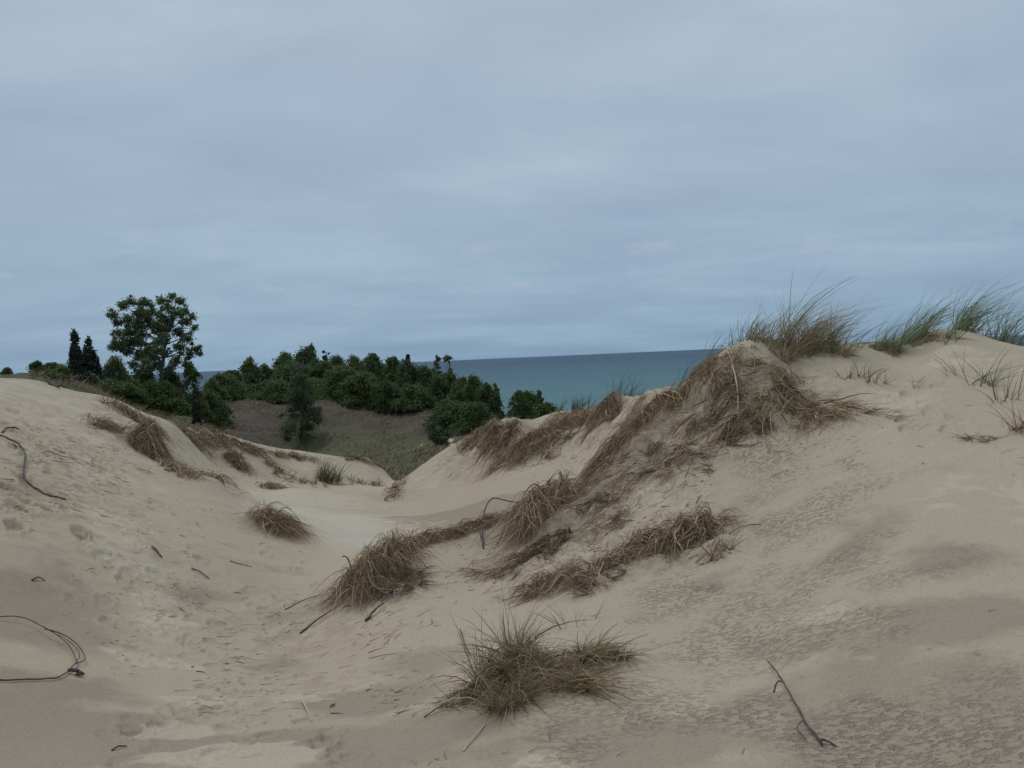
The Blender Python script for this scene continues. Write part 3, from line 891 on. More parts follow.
def make_tree(name, label, px, top, Y, wpx, kind, leafmat, dens=1.0, group='trees and shrubs on the dunes by the lake', base=None, barkm=None, cat='tree', low=.12):
    p = P3(px, top, Y)
    x0, y0 = p[0], p[1]
    z0 = float(hz1(x0, y0)[0]) - .05
    if base is not None:
        z0 = min(z0, P3(px, base, Y)[2]) if base > 0 else z0
    H = max(p[2] - z0, .6); Wd = wpx / FOC * Y / 2
    org = np.array([x0, y0, z0])
    root = thing(name, label, cat, org, group)
    lobes = []; limbs = []
    if kind == 'broad':
        Wd *= 1.3; nl = int(46 + rng.integers(0, 10))
        for k in range(nl):
            zf = rng.uniform(low * .4, .97)
            env = math.sqrt(max(0, 1 - (max(0, zf - .32) / .72) ** 2)) * (.85 + .3 * rng.uniform())
            a = rng.uniform(0, 2 * math.pi); rr = Wd * env * rng.uniform(.25, .88)
            rad = Wd * rng.uniform(.17, .33) * (1.15 - .45 * zf)
            lobes.append((math.cos(a) * rr, math.sin(a) * rr, min(H * zf, H - rad * .6), rad))
        lobes.append((rng.normal(0, .1) * Wd, 0, H - Wd * .24, Wd * .28)); lobes.append((rng.normal(0, .15) * Wd, 0, H - Wd * .5, Wd * .4))
        size = .00125 * Y; nleaf = int(12500 * dens * max(.5, (wpx / 30) ** 1.4))
        C = lobe_points(lobes, nleaf, .55)
        m_ = rng.uniform(size=len(C)) < .3
        C[m_] += rng.normal(0, .14 * Wd, (int(m_.sum()), 3))
        C[:, 2] = np.where(C[:, 2] > H, H - np.abs(C[:, 2] - H) * rng.uniform(0, 3, len(C)), C[:, 2])
        # domed, uneven crown: the sides stand lower than the middle
        qx, qy = C[:, 0] / Wd, C[:, 1] / Wd
        C[:, 2] *= 1 - (.34 + .25 * vnoise(qx * 2.5 + px, qy * 2.5 + top, 3)) * np.clip(qx * qx + qy * qy, 0, 1.3) + .16 * vnoise(qx * 3.5 + px, qy * 3.5, 9)
        C[:, 2] = np.maximum(C[:, 2], 0)
    elif kind == 'juniper':
        nl = 90
        for k in range(nl):
            zf = rng.uniform(.02, .96)
            rr = Wd * (1 - zf ** 1.7) * .75 + .04
            a = rng.uniform(0, 2 * math.pi)
            lobes.append((math.cos(a) * rr * .65, math.sin(a) * rr * .65, H * zf, max(.09, rr * .42)))
        lobes.append((0, 0, H * .95, .13)); lobes.append((0, 0, H * .87, .2))
        size = .0014 * Y; nleaf = int(13000 * dens)
        C = lobe_points(lobes, nleaf, .5, 1.5)
        C[:, 2] = np.minimum(C[:, 2], H * 1.02)
    elif kind == 'feathery':
        for k in range(60):
            zf = rng.uniform(.06, .97)
            rr = Wd * (1 - .72 * zf ** 1.5) * rng.uniform(.1, 1.0)
            a = rng.uniform(0, 2 * math.pi)
            lobes.append((math.cos(a) * rr, math.sin(a) * rr, H * zf, Wd * rng.uniform(.2, .34)))
        size = .0011 * Y
        C = lobe_points(lobes, int(14000 * dens), .8); C[:, 2] = np.clip(C[:, 2], 0, H * 1.02)
    elif kind == 'pine':
        C = []
        nb = 90
        for k in range(nb):
            zf = rng.uniform(.1, .98); a = rng.uniform(0, 2 * math.pi)
            ln = Wd * (1.05 - zf ** 1.3) * rng.uniform(.6, 1.1) + .1
            st = np.array([0, 0, H * zf]); en = st + np.array([math.cos(a) * ln, math.sin(a) * ln, ln * (.35 - .25 * (1 - zf))])
            limbs.append((st, en, .012))
            m = int(120 * dens * (ln / Wd + .3))
            t = rng.uniform(.2, 1.05, m)[:, None]
            C.append(st + (en - st) * t + rng.normal(0, .09 * Wd, (m, 3)))
        C = np.concatenate(C); size = .0013 * Y
    elif kind == 'slender':
        for k in range(34):
            zf = rng.uniform(.25, .99); a = rng.uniform(0, 2 * math.pi)
            rr = Wd * rng.uniform(.0, .8) * (1.15 - .6 * zf)
            lobes.append((math.cos(a) * rr, math.sin(a) * rr, H * zf, Wd * rng.uniform(.12, .3)))
        size = .0015 * Y; C = lobe_points(lobes, int(1500 * dens), .8)
    elif kind == 'shrub':
        for k in range(9):
            a = rng.uniform(0, 2 * math.pi); rr = Wd * rng.uniform(0, .7)
            lobes.append((math.cos(a) * rr, math.sin(a) * rr, H * rng.uniform(.15, .75), max(Wd, H) * rng.uniform(.2, .34)))
        lobes.append((0, 0, H * .8, H * .25))
        size = .0014 * Y; C = lobe_points(lobes, int(4000 * dens)); C[:, 2] = np.maximum(C[:, 2], 0)
    V, F = leaf_quads(C, size)
    new_obj('crown', quads_mesh('crown', V, F, leafmat), root)
    # trunk and limbs in one bark mesh each
    tr_r = max(.05, H * .018)
    bend = rng.normal(0, .04 * H, 2)
    th = {'broad': .72, 'juniper': .9, 'pine': .97, 'feathery': .95, 'slender': .9, 'shrub': .5}[kind]
    tp = [(0, 0, -.3), (bend[0] * .3, bend[1] * .3, H * th * .35), (bend[0], bend[1], H * th * .7), (bend[0] * .8, bend[1] * .8, H * th)]
    bm_ = barkm or M_bark
    tk = new_obj('trunk', tube('trunk', tp, [tr_r * 1.3, tr_r, tr_r * .6, tr_r * .25], bm_, (0, 0, 0), 7), root)
    # limbs joined into the trunk's own mesh
    Vs = []; 
    if lobes and kind in ('broad', 'slender', 'feathery'):
        for lb in lobes[:16]:
            s = min(.9, max(.15, lb[2] / H * .55)) * H * th
            st = np.array([bend[0] * s / H, bend[1] * s / H, s])
            limbs.append((st, np.array(lb[:3]), tr_r * .35))
    join_limbs(tk.data, limbs)
    return root


def join_limbs(me, limbs):
    if not limbs:
        return
    import bmesh
    bm = bmesh.new(); bm.from_mesh(me)
    for st, en, r in limbs:
        mid = (st + en) / 2 + rng.normal(0, .06, 3) * np.linalg.norm(en - st) - np.array([0, 0, .05]) * np.linalg.norm(en - st)
        ring = []
        for p, rr in ((st, r), (mid, r * .65), (en, r * .25)):
            d = en - st; d = d / (np.linalg.norm(d) + 1e-9)
            a = np.cross(d, (.3, .5, .8)); a /= np.linalg.norm(a); b = np.cross(d, a)
            ring.append([bm.verts.new((p + (a * math.cos(k * 2.094) + b * math.sin(k * 2.094)) * rr).tolist()) for k in range(3)])
        for q in range(2):
            for k in range(3):
                bm.faces.new((ring[q][k], ring[q][(k + 1) % 3], ring[q + 1][(k + 1) % 3], ring[q + 1][k]))
    bm.to_mesh(me); bm.free(); me.update()

# ------------------------------------------------------------------ trees in the photograph
def poplar():
    Y = 50
    base = P3(160, 417, Y); x0, y0 = base[0], base[1]; z0 = float(hz1(x0, y0)[0])
    org = np.array([x0, y0, z0])
    root = thing('poplar_tree', 'tall open-crowned poplar, the tallest tree, rising above the bushes at the left', 'tree', org)
    L = [(113, 315, 6), (123, 306, 6), (117, 323, 5), (130, 302, 5.5), (140, 304, 5), (147, 303, 5), (152, 312, 6), (162, 301, 5.5), (172, 296.5, 4.5), (180, 301, 6), (184, 311, 6), (192, 316, 4.5), (194, 328, 4.5),
         (186, 322, 6), (176, 313, 6), (168, 308, 6), (138, 314, 7), (128, 320, 7), (118, 333, 6), (112, 347, 5), (120, 345, 6.5), (130, 333, 7), (141, 327, 7), (155, 325, 7), (166, 322, 7), (178, 332, 6.5), (188, 339, 5.5),
         (197, 349, 5), (200, 354, 3), (190, 354, 5.5), (180, 347, 6.5), (165, 338, 6), (139, 343, 6.5), (128, 351, 6.5), (140, 356, 6.5), (153, 357, 6), (166, 353, 4.5), (176, 360, 6), (187, 365, 5), (162, 330, 6.5), (134, 364, 5), (150, 368, 5), (170, 368, 4.5), (143, 335, 6), (134, 342, 6), (149, 349, 6), (158, 343, 6), (147, 318, 5.5), (136, 325, 6), (158, 350, 5.5), (126, 344, 5.5), (160, 315, 5), (146, 362, 6), (158, 364, 6)]
    tips = []; sub = []
    for (a, b, r) in L:
        dY = rng.normal(0, 1.25)
        c = P3(a, b, Y + dY) - org
        rr = r / FOC * Y
        tips.append((c[0], c[1], c[2], rr))
        for q in range(4):
            d = rng.normal(size=3); d /= np.linalg.norm(d)
            e = c + d * rr * 1.05
            sub.append((e[0], e[1], e[2], rr * rng.uniform(.25, .5)))
    C = lobe_points(sub + tips, 36000, .6)
    V, F = leaf_quads(C, .060)
    new_obj('crown', quads_mesh('crown', V, F, L_pop), root)
    def w(a, b, dY=0.0):
        return P3(a, b, Y + dY) - org
    tp = [w(160, 419), w(160, 395), w(162, 370), w(165, 345), w(170, 322), w(176, 303)]
    tk = new_obj('trunk', tube('trunk', tp, [.15, .12, .095, .07, .04, .02], M_bark, (0, 0, 0), 8), root)
    limbs = []
    forks = [w(160, 395), w(161, 382), w(162, 370), w(163.5, 358), w(165, 345), w(168, 332)]
    for t_ in tips:
        tt = np.array(t_[:3])
        cands = [f for f in forks if f[2] < tt[2] - .15] or [forks[0]]
        f = min(cands, key=lambda f: np.linalg.norm(f - tt) + rng.uniform(0, 1.0))
        limbs.append((f, tt, .045))
    join_limbs(tk.data, limbs)


poplar()
TREES = [  # label, col, top row, metres out, width px, kind, leaves, name
    ('small hazy bush poking over the sand crest at the far left edge', 7, 368, 60, 16, 'broad', L_broad, 'round_shrub'),
    ('low rounded tree just above the sand crest, left of the two junipers', 36, 361, 52, 18, 'broad', L_broad, 'broadleaf_tree'),
    ('squat dark tree between the small crest tree and the junipers', 53, 363, 52, 32, 'broad', L_broad, 'broadleaf_tree'),
    ('narrow dark juniper spire, the left one of the touching pair', 74, 330, 44, 21, 'juniper', L_dark, 'juniper_tree'),
    ('dark cone-shaped juniper, the wider right one of the touching pair', 88, 337, 44.6, 36, 'juniper', L_dark, 'juniper_tree'),
    ('low light-green shrub at the foot of the junipers', 62, 371, 40, 34, 'shrub', L_shrub, 'round_shrub'),
    ('dark low bush in front of the wider juniper', 88, 373, 41, 28, 'shrub', L_conif, 'round_shrub'),
    ('bright green bush under the left side of the tall poplar', 117, 357, 46, 34, 'broad', L_shrub, 'broadleaf_tree'),
    ('bushy green tree directly beneath the poplar crown', 139, 366, 54, 34, 'broad', L_broad, 'broadleaf_tree'),
    ('dark rounded tree right of the poplar trunk', 171, 370, 54, 30, 'broad', L_broad, 'broadleaf_tree'),
    ('pointed green tree at the right edge of the poplar', 191, 364, 52, 24, 'broad', L_broad, 'broadleaf_tree'),
    ('small column-shaped dark juniper standing alone on the grassy slope', 196, 402, 43, 9, 'juniper', L_dark, 'juniper_tree'),
    ('low tree in the gap where the lake shows beside the poplar', 212, 379, 66, 26, 'broad', L_broad, 'broadleaf_tree'),
    ('rounded tree at the left end of the long tree row', 230, 370, 84, 30, 'broad', L_broad, 'broadleaf_tree'),
    ('peaked dark tree standing above the left end of the tree row', 250, 357, 88, 26, 'broad', L_broad, 'broadleaf_tree'),
    ('low broad tree between the peaked tree and the tallest clump of the row', 268, 364, 90, 28, 'broad', L_broad, 'broadleaf_tree'),
    ('tall dark tree at the left shoulder of the highest clump', 284, 352, 92, 34, 'broad', L_broad, 'broadleaf_tree'),
    ('highest tree crown of the long row, behind the feathery pine', 306, 346, 94, 36, 'broad', L_broad, 'broadleaf_tree'),
    ('thin bare-topped tree sticking up from the highest clump', 325, 345, 92, 16, 'slender', L_conif, 'slender_tree'),
    ('full crown just right of the thin bare-topped tree', 336, 355, 90, 30, 'broad', L_broad, 'broadleaf_tree'),
    ('round tree in the middle of the row, upper line', 352, 355, 88, 34, 'broad', L_broad, 'broadleaf_tree'),
    ('round tree right of the middle of the row, against the sky', 370, 355, 86, 32, 'broad', L_broad, 'broadleaf_tree'),
    ('dark crown left of the small pointed conifer tip', 390, 356, 84, 28, 'broad', L_broad, 'broadleaf_tree'),
    ('small pointed conifer tip over the right part of the row', 408, 355, 86, 10, 'pine', L_dark, 'pine_tree'),
    ('dark crown below the small pointed conifer tip', 407, 361, 80, 32, 'broad', L_broad, 'broadleaf_tree'),
    ('loose slender poplar with see-through top, left of the pair against the lake', 436, 354, 84, 17, 'slender', L_pop, 'slender_tree'),
    ('loose slender poplar with see-through top, right of the pair against the lake', 448, 355, 85, 17, 'slender', L_pop, 'slender_tree'),
    ('dark tree right of the small conifer, in front of the slender pair', 425, 366, 80, 32, 'broad', L_broad, 'broadleaf_tree'),
    ('wide dark tree below the slender pair, overlapping the lake', 445, 371, 78, 36, 'broad', L_broad, 'broadleaf_tree'),
    ('dark bush right of the slender pair, on the falling end of the row', 463, 378, 74, 30, 'broad', L_broad, 'broadleaf_tree'),
    ('peaked tree near the right end of the row, against the lake', 474, 373, 72, 24, 'broad', L_broad, 'broadleaf_tree'),
    ('last full crown at the right end of the row, above the dune edge', 486, 384, 68, 28, 'broad', L_broad, 'broadleaf_tree'),
    ('thin see-through sapling at the very end of the row', 496, 384, 70, 12, 'slender', L_pop, 'slender_tree'),
    ('low bush filling the gully beside the sandy track', 452, 400, 66, 40, 'broad', L_broad, 'round_shrub'),
    ('low dark bush under the last full crown of the row', 475, 402, 62, 34, 'broad', L_broad, 'round_shrub'),
    ('green bush at the front of the row, above the dark dune face', 340, 366, 79, 40, 'broad', L_broad, 'broadleaf_tree'),
    ('big bright green bush spilling down the dark dune face', 362, 373, 77, 40, 'broad', L_shrub, 'broadleaf_tree'),
    ('dark bush at the foot of the big bright green bush', 386, 380, 75, 32, 'broad', L_broad, 'broadleaf_tree'),
    ('small bush on the dune face between the bright bush and the sandy track', 398, 388, 75, 20, 'shrub', L_broad, 'round_shrub'),
    ('feathery pine standing alone in front of the dark dune face', 297, 363, 66, 50, 'feathery', L_pop, 'pine_tree'),
    ('low shrub against the lake, left one of three past the row', 519, 391, 64, 20, 'broad', L_broad, 'round_shrub'),
    ('bushy small tree against the lake, middle one of three past the row', 530, 391, 66, 26, 'broad', L_broad, 'broadleaf_tree'),
    ('thin small tree against the lake, right one of three past the row', 539, 391, 62, 12, 'slender', L_pop, 'slender_tree'),
    ('low bush trailing off to the right below the three lakeside shrubs', 546, 402, 60, 24, 'shrub', L_broad, 'round_shrub'),
    ('small grey shrub clump beside the pale track in the green bowl', 440, 428, 56, 22, 'shrub', L_conif, 'round_shrub'),
    ('low bush on the grassy bank just right of the poplar foot', 178, 398, 46, 30, 'shrub', L_broad, 'round_shrub'),
    ('low bush on the grassy bank just left of the poplar foot', 130, 384, 44, 46, 'shrub', L_broad, 'round_shrub'),
    ('low undergrowth bush at the left foot of the long tree row', 243, 384, 82, 40, 'broad', L_broad, 'round_shrub'),
    ('low undergrowth bush left of the feathery pine, under the highest crowns', 274, 380, 82, 42, 'broad', L_broad, 'round_shrub'),
    ('low undergrowth bush right of the feathery pine, on the dark dune top', 316, 378, 82, 38, 'broad', L_broad, 'round_shrub'),
    ('low bush closing the gap under the small conifer tip', 412, 384, 74, 34, 'broad', L_broad, 'round_shrub'),
    ('low bush on the slope between the poplar and the column-shaped juniper', 205, 390, 60, 34, 'broad', L_broad, 'round_shrub'),
    ('dark leafy bush right in front of the poplar trunk', 158, 380, 47, 40, 'broad', L_broad, 'round_shrub'),
    ('low scrub in front of the junipers and the poplar, along the crest edge', 108, 380, 43, 40, 'broad', L_broad, 'round_shrub'),
    ('leafy tree filling the lake gap left of the peaked dark tree', 222, 374, 78, 34, 'broad', L_broad, 'broadleaf_tree'),
    ('leafy tree just behind the feathery pine tip on its left side', 290, 362, 86, 40, 'broad', L_broad, 'broadleaf_tree'),
    ('leafy tree just behind the feathery pine tip on its right side', 322, 360, 86, 38, 'broad', L_broad, 'broadleaf_tree'),
]
for (lb, px, top, Y, wpx, kind, lm, nm) in TREES:
    make_tree(nm, lb, px, top, Y, wpx, kind, lm, cat='shrub' if 'shrub' in nm else 'tree', low=.05 if 'bush' in lb else .1)

# ------------------------------------------------------------------ grass growing beyond the rim: nobody could count it
def far_cover(name, n, m, reg, h, w, green):
    xs = rng.uniform(*reg[0], n * 3); ys = np.exp(rng.uniform(math.log(reg[1][0]), math.log(reg[1][1]), n * 3))
    xs = xs * ys / 60
    rim = np.array([(-40, 20), (-14.5, 20.0), (-9.6, 19.3), (-8.6, 20.6), (-8.2, 23.6), (-7.2, 25.4), (-5.6, 27.2), (-3.9, 28.6), (-3.0, 27.6), (-2.6, 25.0), (-1.6, 23.8), (-.4, 22.6), (1, 22), (3, 20.5), (40, 22)])
    ok = ys > np.interp(xs, rim[:, 0], rim[:, 1]) + 1.0
    path = tr_line([(429, 424), (424, 433), (426, 439), (421, 446)])
    path2 = tr_line([(448, 426), (451, 436), (457, 446)])
    ok &= np.minimum(polyd(xs, ys, path), polyd(xs, ys, path2)) > .5
    cl = fbm(xs / 1.8, ys / 1.8, 91 if green else 95, 3)
    ok &= cl > (-.05 if not green else -.15)
    xs, ys = xs[ok][:n], ys[ok][:n]; n = len(xs)
    zs = hz(xs, ys)
    S = 3
    t = np.linspace(0, 1, S)[None, :, None]
    d = np.stack([rng.normal(.15, .35, n), rng.normal(0, .35, n), np.ones(n)], -1)
    hh = h * rng.uniform(.5, 1.3, n)
    P = np.stack([xs, ys, zs - .01], -1)[:, None] + d[:, None] * t * hh[:, None, None] + np.stack([.35 + 0 * hh, 0 * hh, -.25 + 0 * hh], -1)[:, None] * t ** 2 * hh[:, None, None]
    o = new_obj(name, ribbons(name, P, w * ys / 50 * rng.uniform(.6, 1.3, n), m, (0, 0, 0)))
    o['kind'] = 'stuff'; o['label'] = 'low %s dune grass covering the slopes beyond the sandy hollow' % ('green' if green else 'dry brown'); o['category'] = 'grass'


far_cover('dry_dune_grass', 26000, MB, ((-34, 6), (22, 86)), .28, .035, False)
far_cover('green_dune_grass', 9000, MGd, ((-34, 4), (21, 58)), .24, .030, True)

# ------------------------------------------------------------------ marram on the right-hand crest
WIND = (.6, .1)


def marram(label, px, py, ng, nt_, spread, h, Y=None, lean=WIND, dead=0, stretch=1.3, name='marram_grass_tuft', gm=None, splay=.38, wg=.0075, hd=.55, droop=.25, cat='grass tuft', group=None):
    parts = []
    if ng:
        P, c = upright(px, py, ng, spread, h, lean, splay, droop, stretch=stretch, Y=Y)
        parts.append(('green_blades', gm or MG, wg, P, c))
    if nt_:
        P, c = upright(px, py, nt_, spread * 1.05, h * hd, (lean[0] * .7, lean[1] - .1), splay * 1.4, droop * 1.3, stretch=stretch, Y=Y)
        parts.append(('straw_blades', MT, wg * .9, P, c))
    if dead:
        P, c = upright(px, py, dead, spread * 1.15, h * .3, (lean[0] * .5, lean[1] - .5), splay * 2.4, .9, stretch=stretch, Y=Y)
        parts.append(('dead_thatch', MO, wg, P, c))
    return grass_thing(name, label, cat, parts, group)


marram('tallest windblown beach grass tuft, thin tips streaming right above the root heap', 797, 338, 60, 260, .19, .70, 9.5, lean=(.72, .1), dead=130, hd=.8)
marram('straw-based grass tuft at the left end of the crest beside the tallest tuft', 772, 342, 20, 200, .2, .36, 9.4, lean=(.6, .1), dead=130, hd=.85)
marram('green and straw tuft close against the right side of the tallest tuft', 820, 346, 30, 130, .14, .42, 9.6, lean=(.7, .1), dead=60, hd=.8)
marram('yellow straw tuft drooping down the sand right of the root heap', 838, 358, 16, 90, .12, .40, 9.3, lean=(.55, -.1), dead=60)
marram('thin green tuft between the yellow straw tuft and the broad green clump', 852, 348, 14, 16, .08, .30, 9.7, lean=(.9, .1))
marram('left half of the broad green beach grass clump, pale straw at its foot', 884, 341, 130, 140, .15, .42, 9.8, lean=(.65, .1), dead=90, hd=.35)
marram('right half of the broad green beach grass clump, dark green and leaning right', 915, 338, 140, 110, .14, .46, 9.9, lean=(.7, .1), dead=80, hd=.35)
marram('dense dark green tuft growing on the top of the right-hand sand knoll', 967, 330, 150, 50, .13, .52, 10.2, lean=(.75, .1), dead=20, hd=.35)
marram('sparse tall tuft at the left foot of the sand knoll', 945, 350, 26, 24, .13, .46, 9.7, lean=(.6, 0), dead=10)
marram('green tuft leaning out of the picture at the right end of the crest', 1000, 336, 100, 30, .15, .48, 10.1, lean=(.7, .1), hd=.35)
marram('green tuft at the extreme right end of the crest, half out of the picture', 1024, 340, 60, 20, .2, .46, 10.0, lean=(.7, .1), hd=.35)
marram('sparse pale green sprig standing alone on the sand below the knoll', 978, 384, 26, 14, .12, .36, None, lean=(.35, 0), splay=.75)
marram('few green blades lying on the sand left of the lone sprig', 957, 374, 12, 6, .10, .28, None, lean=(-.5, 0), splay=.6)
marram('thin brown stalks on the sand under the broad green clump, left ones', 852, 378, 4, 26, .09, .24, None, lean=(.15, 0), name='dry_grass_sprig', hd=1)
marram('thin brown stalks on the sand under the broad green clump, right ones', 873, 382, 4, 26, .1, .22, None, lean=(.15, 0), name='dry_grass_sprig', hd=1)
marram('single bent straw sprig on bare sand right of the thin stalk pair', 916, 388, 5, 7, .05, .15, None, lean=(.4, 0), name='dry_grass_sprig', hd=1, splay=.6)
marram('brown hanging grass bunch at the right picture edge below the crest', 1026, 430, 4, 60, .10, .34, None, lean=(-.25, -.3), dead=60, name='dry_grass_tuft', hd=1)
marram('tiny golden stub of grass on the right-hand sand, left one of two', 972, 438, 0, 40, .06, .10, None, lean=(-.8, 0), name='dry_grass_sprig', hd=1, splay=.8)
marram('tiny golden stub of grass on the right-hand sand, right one of two', 991, 441, 0, 40, .06, .10, None, lean=(-.8, 0), name='dry_grass_sprig', hd=1, splay=.8)
marram('single drooping stalk fallen down the sand at the right end of the crest', 1005, 400, 6, 16, .08, .3, None, lean=(-.3, -.4), name='dry_grass_sprig', hd=1)

# blades that stand behind the near ridge, against the lake
for (lb, px, py, Y, n, h) in [
    ('faint green blades behind the ridge just left of the crest tufts', 742, 352, 9.8, 30, .34),
    ('green blades behind the ridge against the lake, upper of the four sparse tufts', 715, 368, 10.0, 30, .30),
    ('green blades behind the ridge against the lake, second lower of the four sparse tufts', 690, 383, 10.2, 30, .34),
    ('green and straw blades behind the ridge above the golden straw curtain', 668, 394, 10.3, 36, .42),
    ('tan stalks at the foot of the ridge line where it meets the far sand bank', 652, 402, 10.6, 26, .40)]:
    marram(lb, px, py, n, 24, .22, h, Y, lean=(.35, 0), name='marram_grass_tuft')
for (lb, px, py, Y, n, h) in [
    ('grey-green blades on the far sand bank above its dark knob', 612, 404, 18.8, 30, .55),
    ('small grey-green tuft on the far sand bank skyline, right one of two', 583, 409, 19.6, 50, .42),
    ('small grey-green tuft on the far sand bank skyline, left one of two', 568, 411, 20.0, 40, .34),
    ('short pale blades on the skyline of the far sand bank above its matted end', 497, 423, 21.2, 50, .40),
    ('straw blades on the far sand bank skyline near the near ridge', 632, 400, 18.0, 40, .55)]:
    marram(lb, px, py, n, 20, .35, h, Y, lean=(.3, 0), gm=MGd)

# ------------------------------------------------------------------ torn root mats and dead grass on the near ridge
def mat_thing(name, label, parts, cat='dead grass', extra=()):
    out = []
    for (pn, m, w, kw) in parts:
        P, c = matted(**kw)
        out.append((pn, m, w, P, c))
    out += list(extra)
    return grass_thing(name, label, cat, out)


LN = [(752, 372), (785, 385), (800, 410)]
mat_thing('root_heap', 'big dark brown heap of torn grass roots and straw just below the crest tufts', [
    ('rootlets', MD, .006, dict(line=[(762, 375), (785, 390), (798, 405)], n=330, width=.34, L=.18, arch=.035, heap=.07, sigma=1.6)),
    ('brown_stems', MB, .006, dict(line=LN, n=430, width=.48, L=.20, arch=.05, heap=.08, sigma=1.8)),
    ('straw_stems', MT, .008, dict(line=[(775, 390), (800, 400), (815, 412)], n=260, width=.36, L=.36, arch=.05, heap=.12, sigma=1.8, curl=.2))])
mat_thing('root_mat', 'brown frayed root mat along the ridge line left of the big root heap', [
    ('brown_stems', MB, .006, dict(line=[(690, 385), (718, 372), (745, 360)], n=450, width=.26, L=.2, arch=.04, heap=.06, sigma=1.3)),
    ('rootlets', MD, .005, dict(line=[(715, 385), (748, 380)], n=450, width=.3, L=.2, arch=.02, heap=.05, sigma=1.3)),
    ('straw_stems', MO, .006, dict(line=[(690, 385), (745, 358)], n=260, width=.2, L=.3, arch=.05, heap=.08, sigma=.8))])
mat_thing('root_mat', 'tangle of dark rootlets and straw ends at the lower tip of the big root heap', [
    ('rootlets', MD, .006, dict(line=[(735, 405), (750, 425), (742, 440)], n=700, width=.22, L=.2, arch=.03, heap=.06, sigma=1.2)),
    ('straw_stems', MT, .008, dict(line=[(735, 385), (742, 430)], n=40, width=.15, L=.45, arch=.03, heap=.08, sigma=.5, curl=.2))])
mat_thing('straw_bunch', 'pale straw stalks splayed at the right-hand foot of the big root heap', [
    ('straw_stems', MT, .009, dict(line=[(800, 405), (822, 415)], n=120, width=.18, L=.36, arch=.04, heap=.1, sigma=1.6, curl=.15)),
    ('brown_stems', MB, .006, dict(line=[(800, 410), (826, 418)], n=250, width=.2, L=.22, arch=.03, heap=.06, sigma=1.2))])
mat_thing('straw_runner', 'thin trail of dry stems lying on the sand right of the big root heap', [
    ('brown_stems', MB, .006, dict(line=[(830, 405), (870, 412), (915, 428)], n=90, width=.07, L=.22, arch=.02, heap=.02, sigma=.6, flow=(1, -.2))),
    ('straw_stems', MT, .006, dict(line=[(830, 405), (870, 412)], n=40, width=.1, L=.25, arch=.02, heap=.02, sigma=1))])
sd_ = (-.35, -1)
mat_thing('straw_curtain', 'golden straw hanging over the ridge edge, upper piece of the long diagonal fringe', [
    ('straw_stems', MO, .007, dict(line=[(640, 420), (668, 400), (690, 388)], n=330, width=.12, L=.28, arch=.05, heap=.06, sigma=.6, flow=(-.75, -.75))),
    ('brown_stems', MB, .006, dict(line=[(640, 425), (690, 395)], n=300, width=.24, L=.2, arch=.04, heap=.05, sigma=.8))])
mat_thing('straw_curtain', 'golden straw hanging over the ridge edge, lower piece of the long diagonal fringe', [
    ('straw_stems', MO, .007, dict(line=[(592, 470), (615, 447), (640, 428)], n=460, width=.10, L=.26, arch=.05, heap=.07, sigma=.5, flow=(-.8, -.65))),
    ('brown_stems', MB, .006, dict(line=[(596, 474), (640, 432)], n=260, width=.15, L=.25, arch=.03, heap=.04, sigma=.8))])
mat_thing('grass_curtain', 'curtain of long brown dead grass hanging down the near ridge above the wiry twig', [
    ('brown_stems', MB, .007, dict(line=[(528, 530), (545, 508), (562, 498)], n=2000, width=.15, L=.36, arch=.10, heap=.20, sigma=.3, flow=(-.3, -1), dens=.85)),
    ('straw_stems', MT, .006, dict(line=[(535, 515), (562, 496)], n=420, width=.14, L=.38, arch=.11, heap=.21, sigma=.35, flow=(-.2, -1))),
    ('rootlets', MD, .006, dict(line=[(530, 555), (560, 540)], n=700, width=.2, L=.2, arch=.03, heap=.05, sigma=1.2))],
    extra=[(('dead_leaves'), MO, .006, *upright(548, 512, 60, .2, .16, (.2, 0), .6, .3))])
mat_thing('root_mat', 'brown shaggy mat at the foot of the grass curtain above the green clump', [
    ('brown_stems', MB, .006, dict(line=[(538, 590), (560, 582), (590, 578), (600, 588)], n=800, width=.17, L=.22, arch=.05, heap=.07, sigma=1.2)),
    ('rootlets', MD, .006, dict(line=[(540, 595), (598, 592)], n=350, width=.14, L=.16, arch=.03, heap=.04, sigma=1.2)),
    ('straw_stems', MT, .007, dict(line=[(545, 580), (580, 575)], n=70, width=.16, L=.3, arch=.05, heap=.08, sigma=1.0))])
mat_thing('root_mat', 'narrow brown strand mat linking the shaggy mat to the dark straw heap', [
    ('brown_stems', MB, .006, dict(line=[(590, 575), (612, 562), (632, 552)], n=600, width=.10, L=.24, arch=.03, heap=.04, sigma=.6, flow=(.8, .5))),
    ('rootlets', MD, .005, dict(line=[(590, 578), (632, 556)], n=250, width=.12, L=.16, arch=.02, heap=.03, sigma=1.2))])
mat_thing('straw_heap', 'low dark heap of dead grass with pale straw rosette on the open sand face', [
    ('rootlets', MD, .006, dict(line=[(640, 548), (662, 545), (690, 536), (712, 532)], n=800, width=.12, L=.14, arch=.03, heap=.07, sigma=1.5)),
    ('brown_stems', MB, .006, dict(line=[(630, 550), (665, 542), (715, 528)], n=700, width=.13, L=.17, arch=.05, heap=.09, sigma=1.4)),
    ('straw_stems', MT, .009, dict(line=[(660, 552), (678, 545)], n=60, width=.08, L=.24, arch=.05, heap=.14, sigma=2.5, curl=.2))],
    extra=[('straw_tips', MO, .006, *upright(655, 532, 70, .16, .16, (.3, 0), .8, .3, stretch=2.0)), ('upper_straw', MT, .006, *upright(700, 530, 60, .14, .12, (.3, -.3), .9, .5, stretch=1.8))])
marram('small brown tuft right of the dark straw heap on the open sand', 718, 556, 6, 60, .09, .20, None, lean=(.1, 0), dead=20, name='dry_grass_tuft', hd=.9)
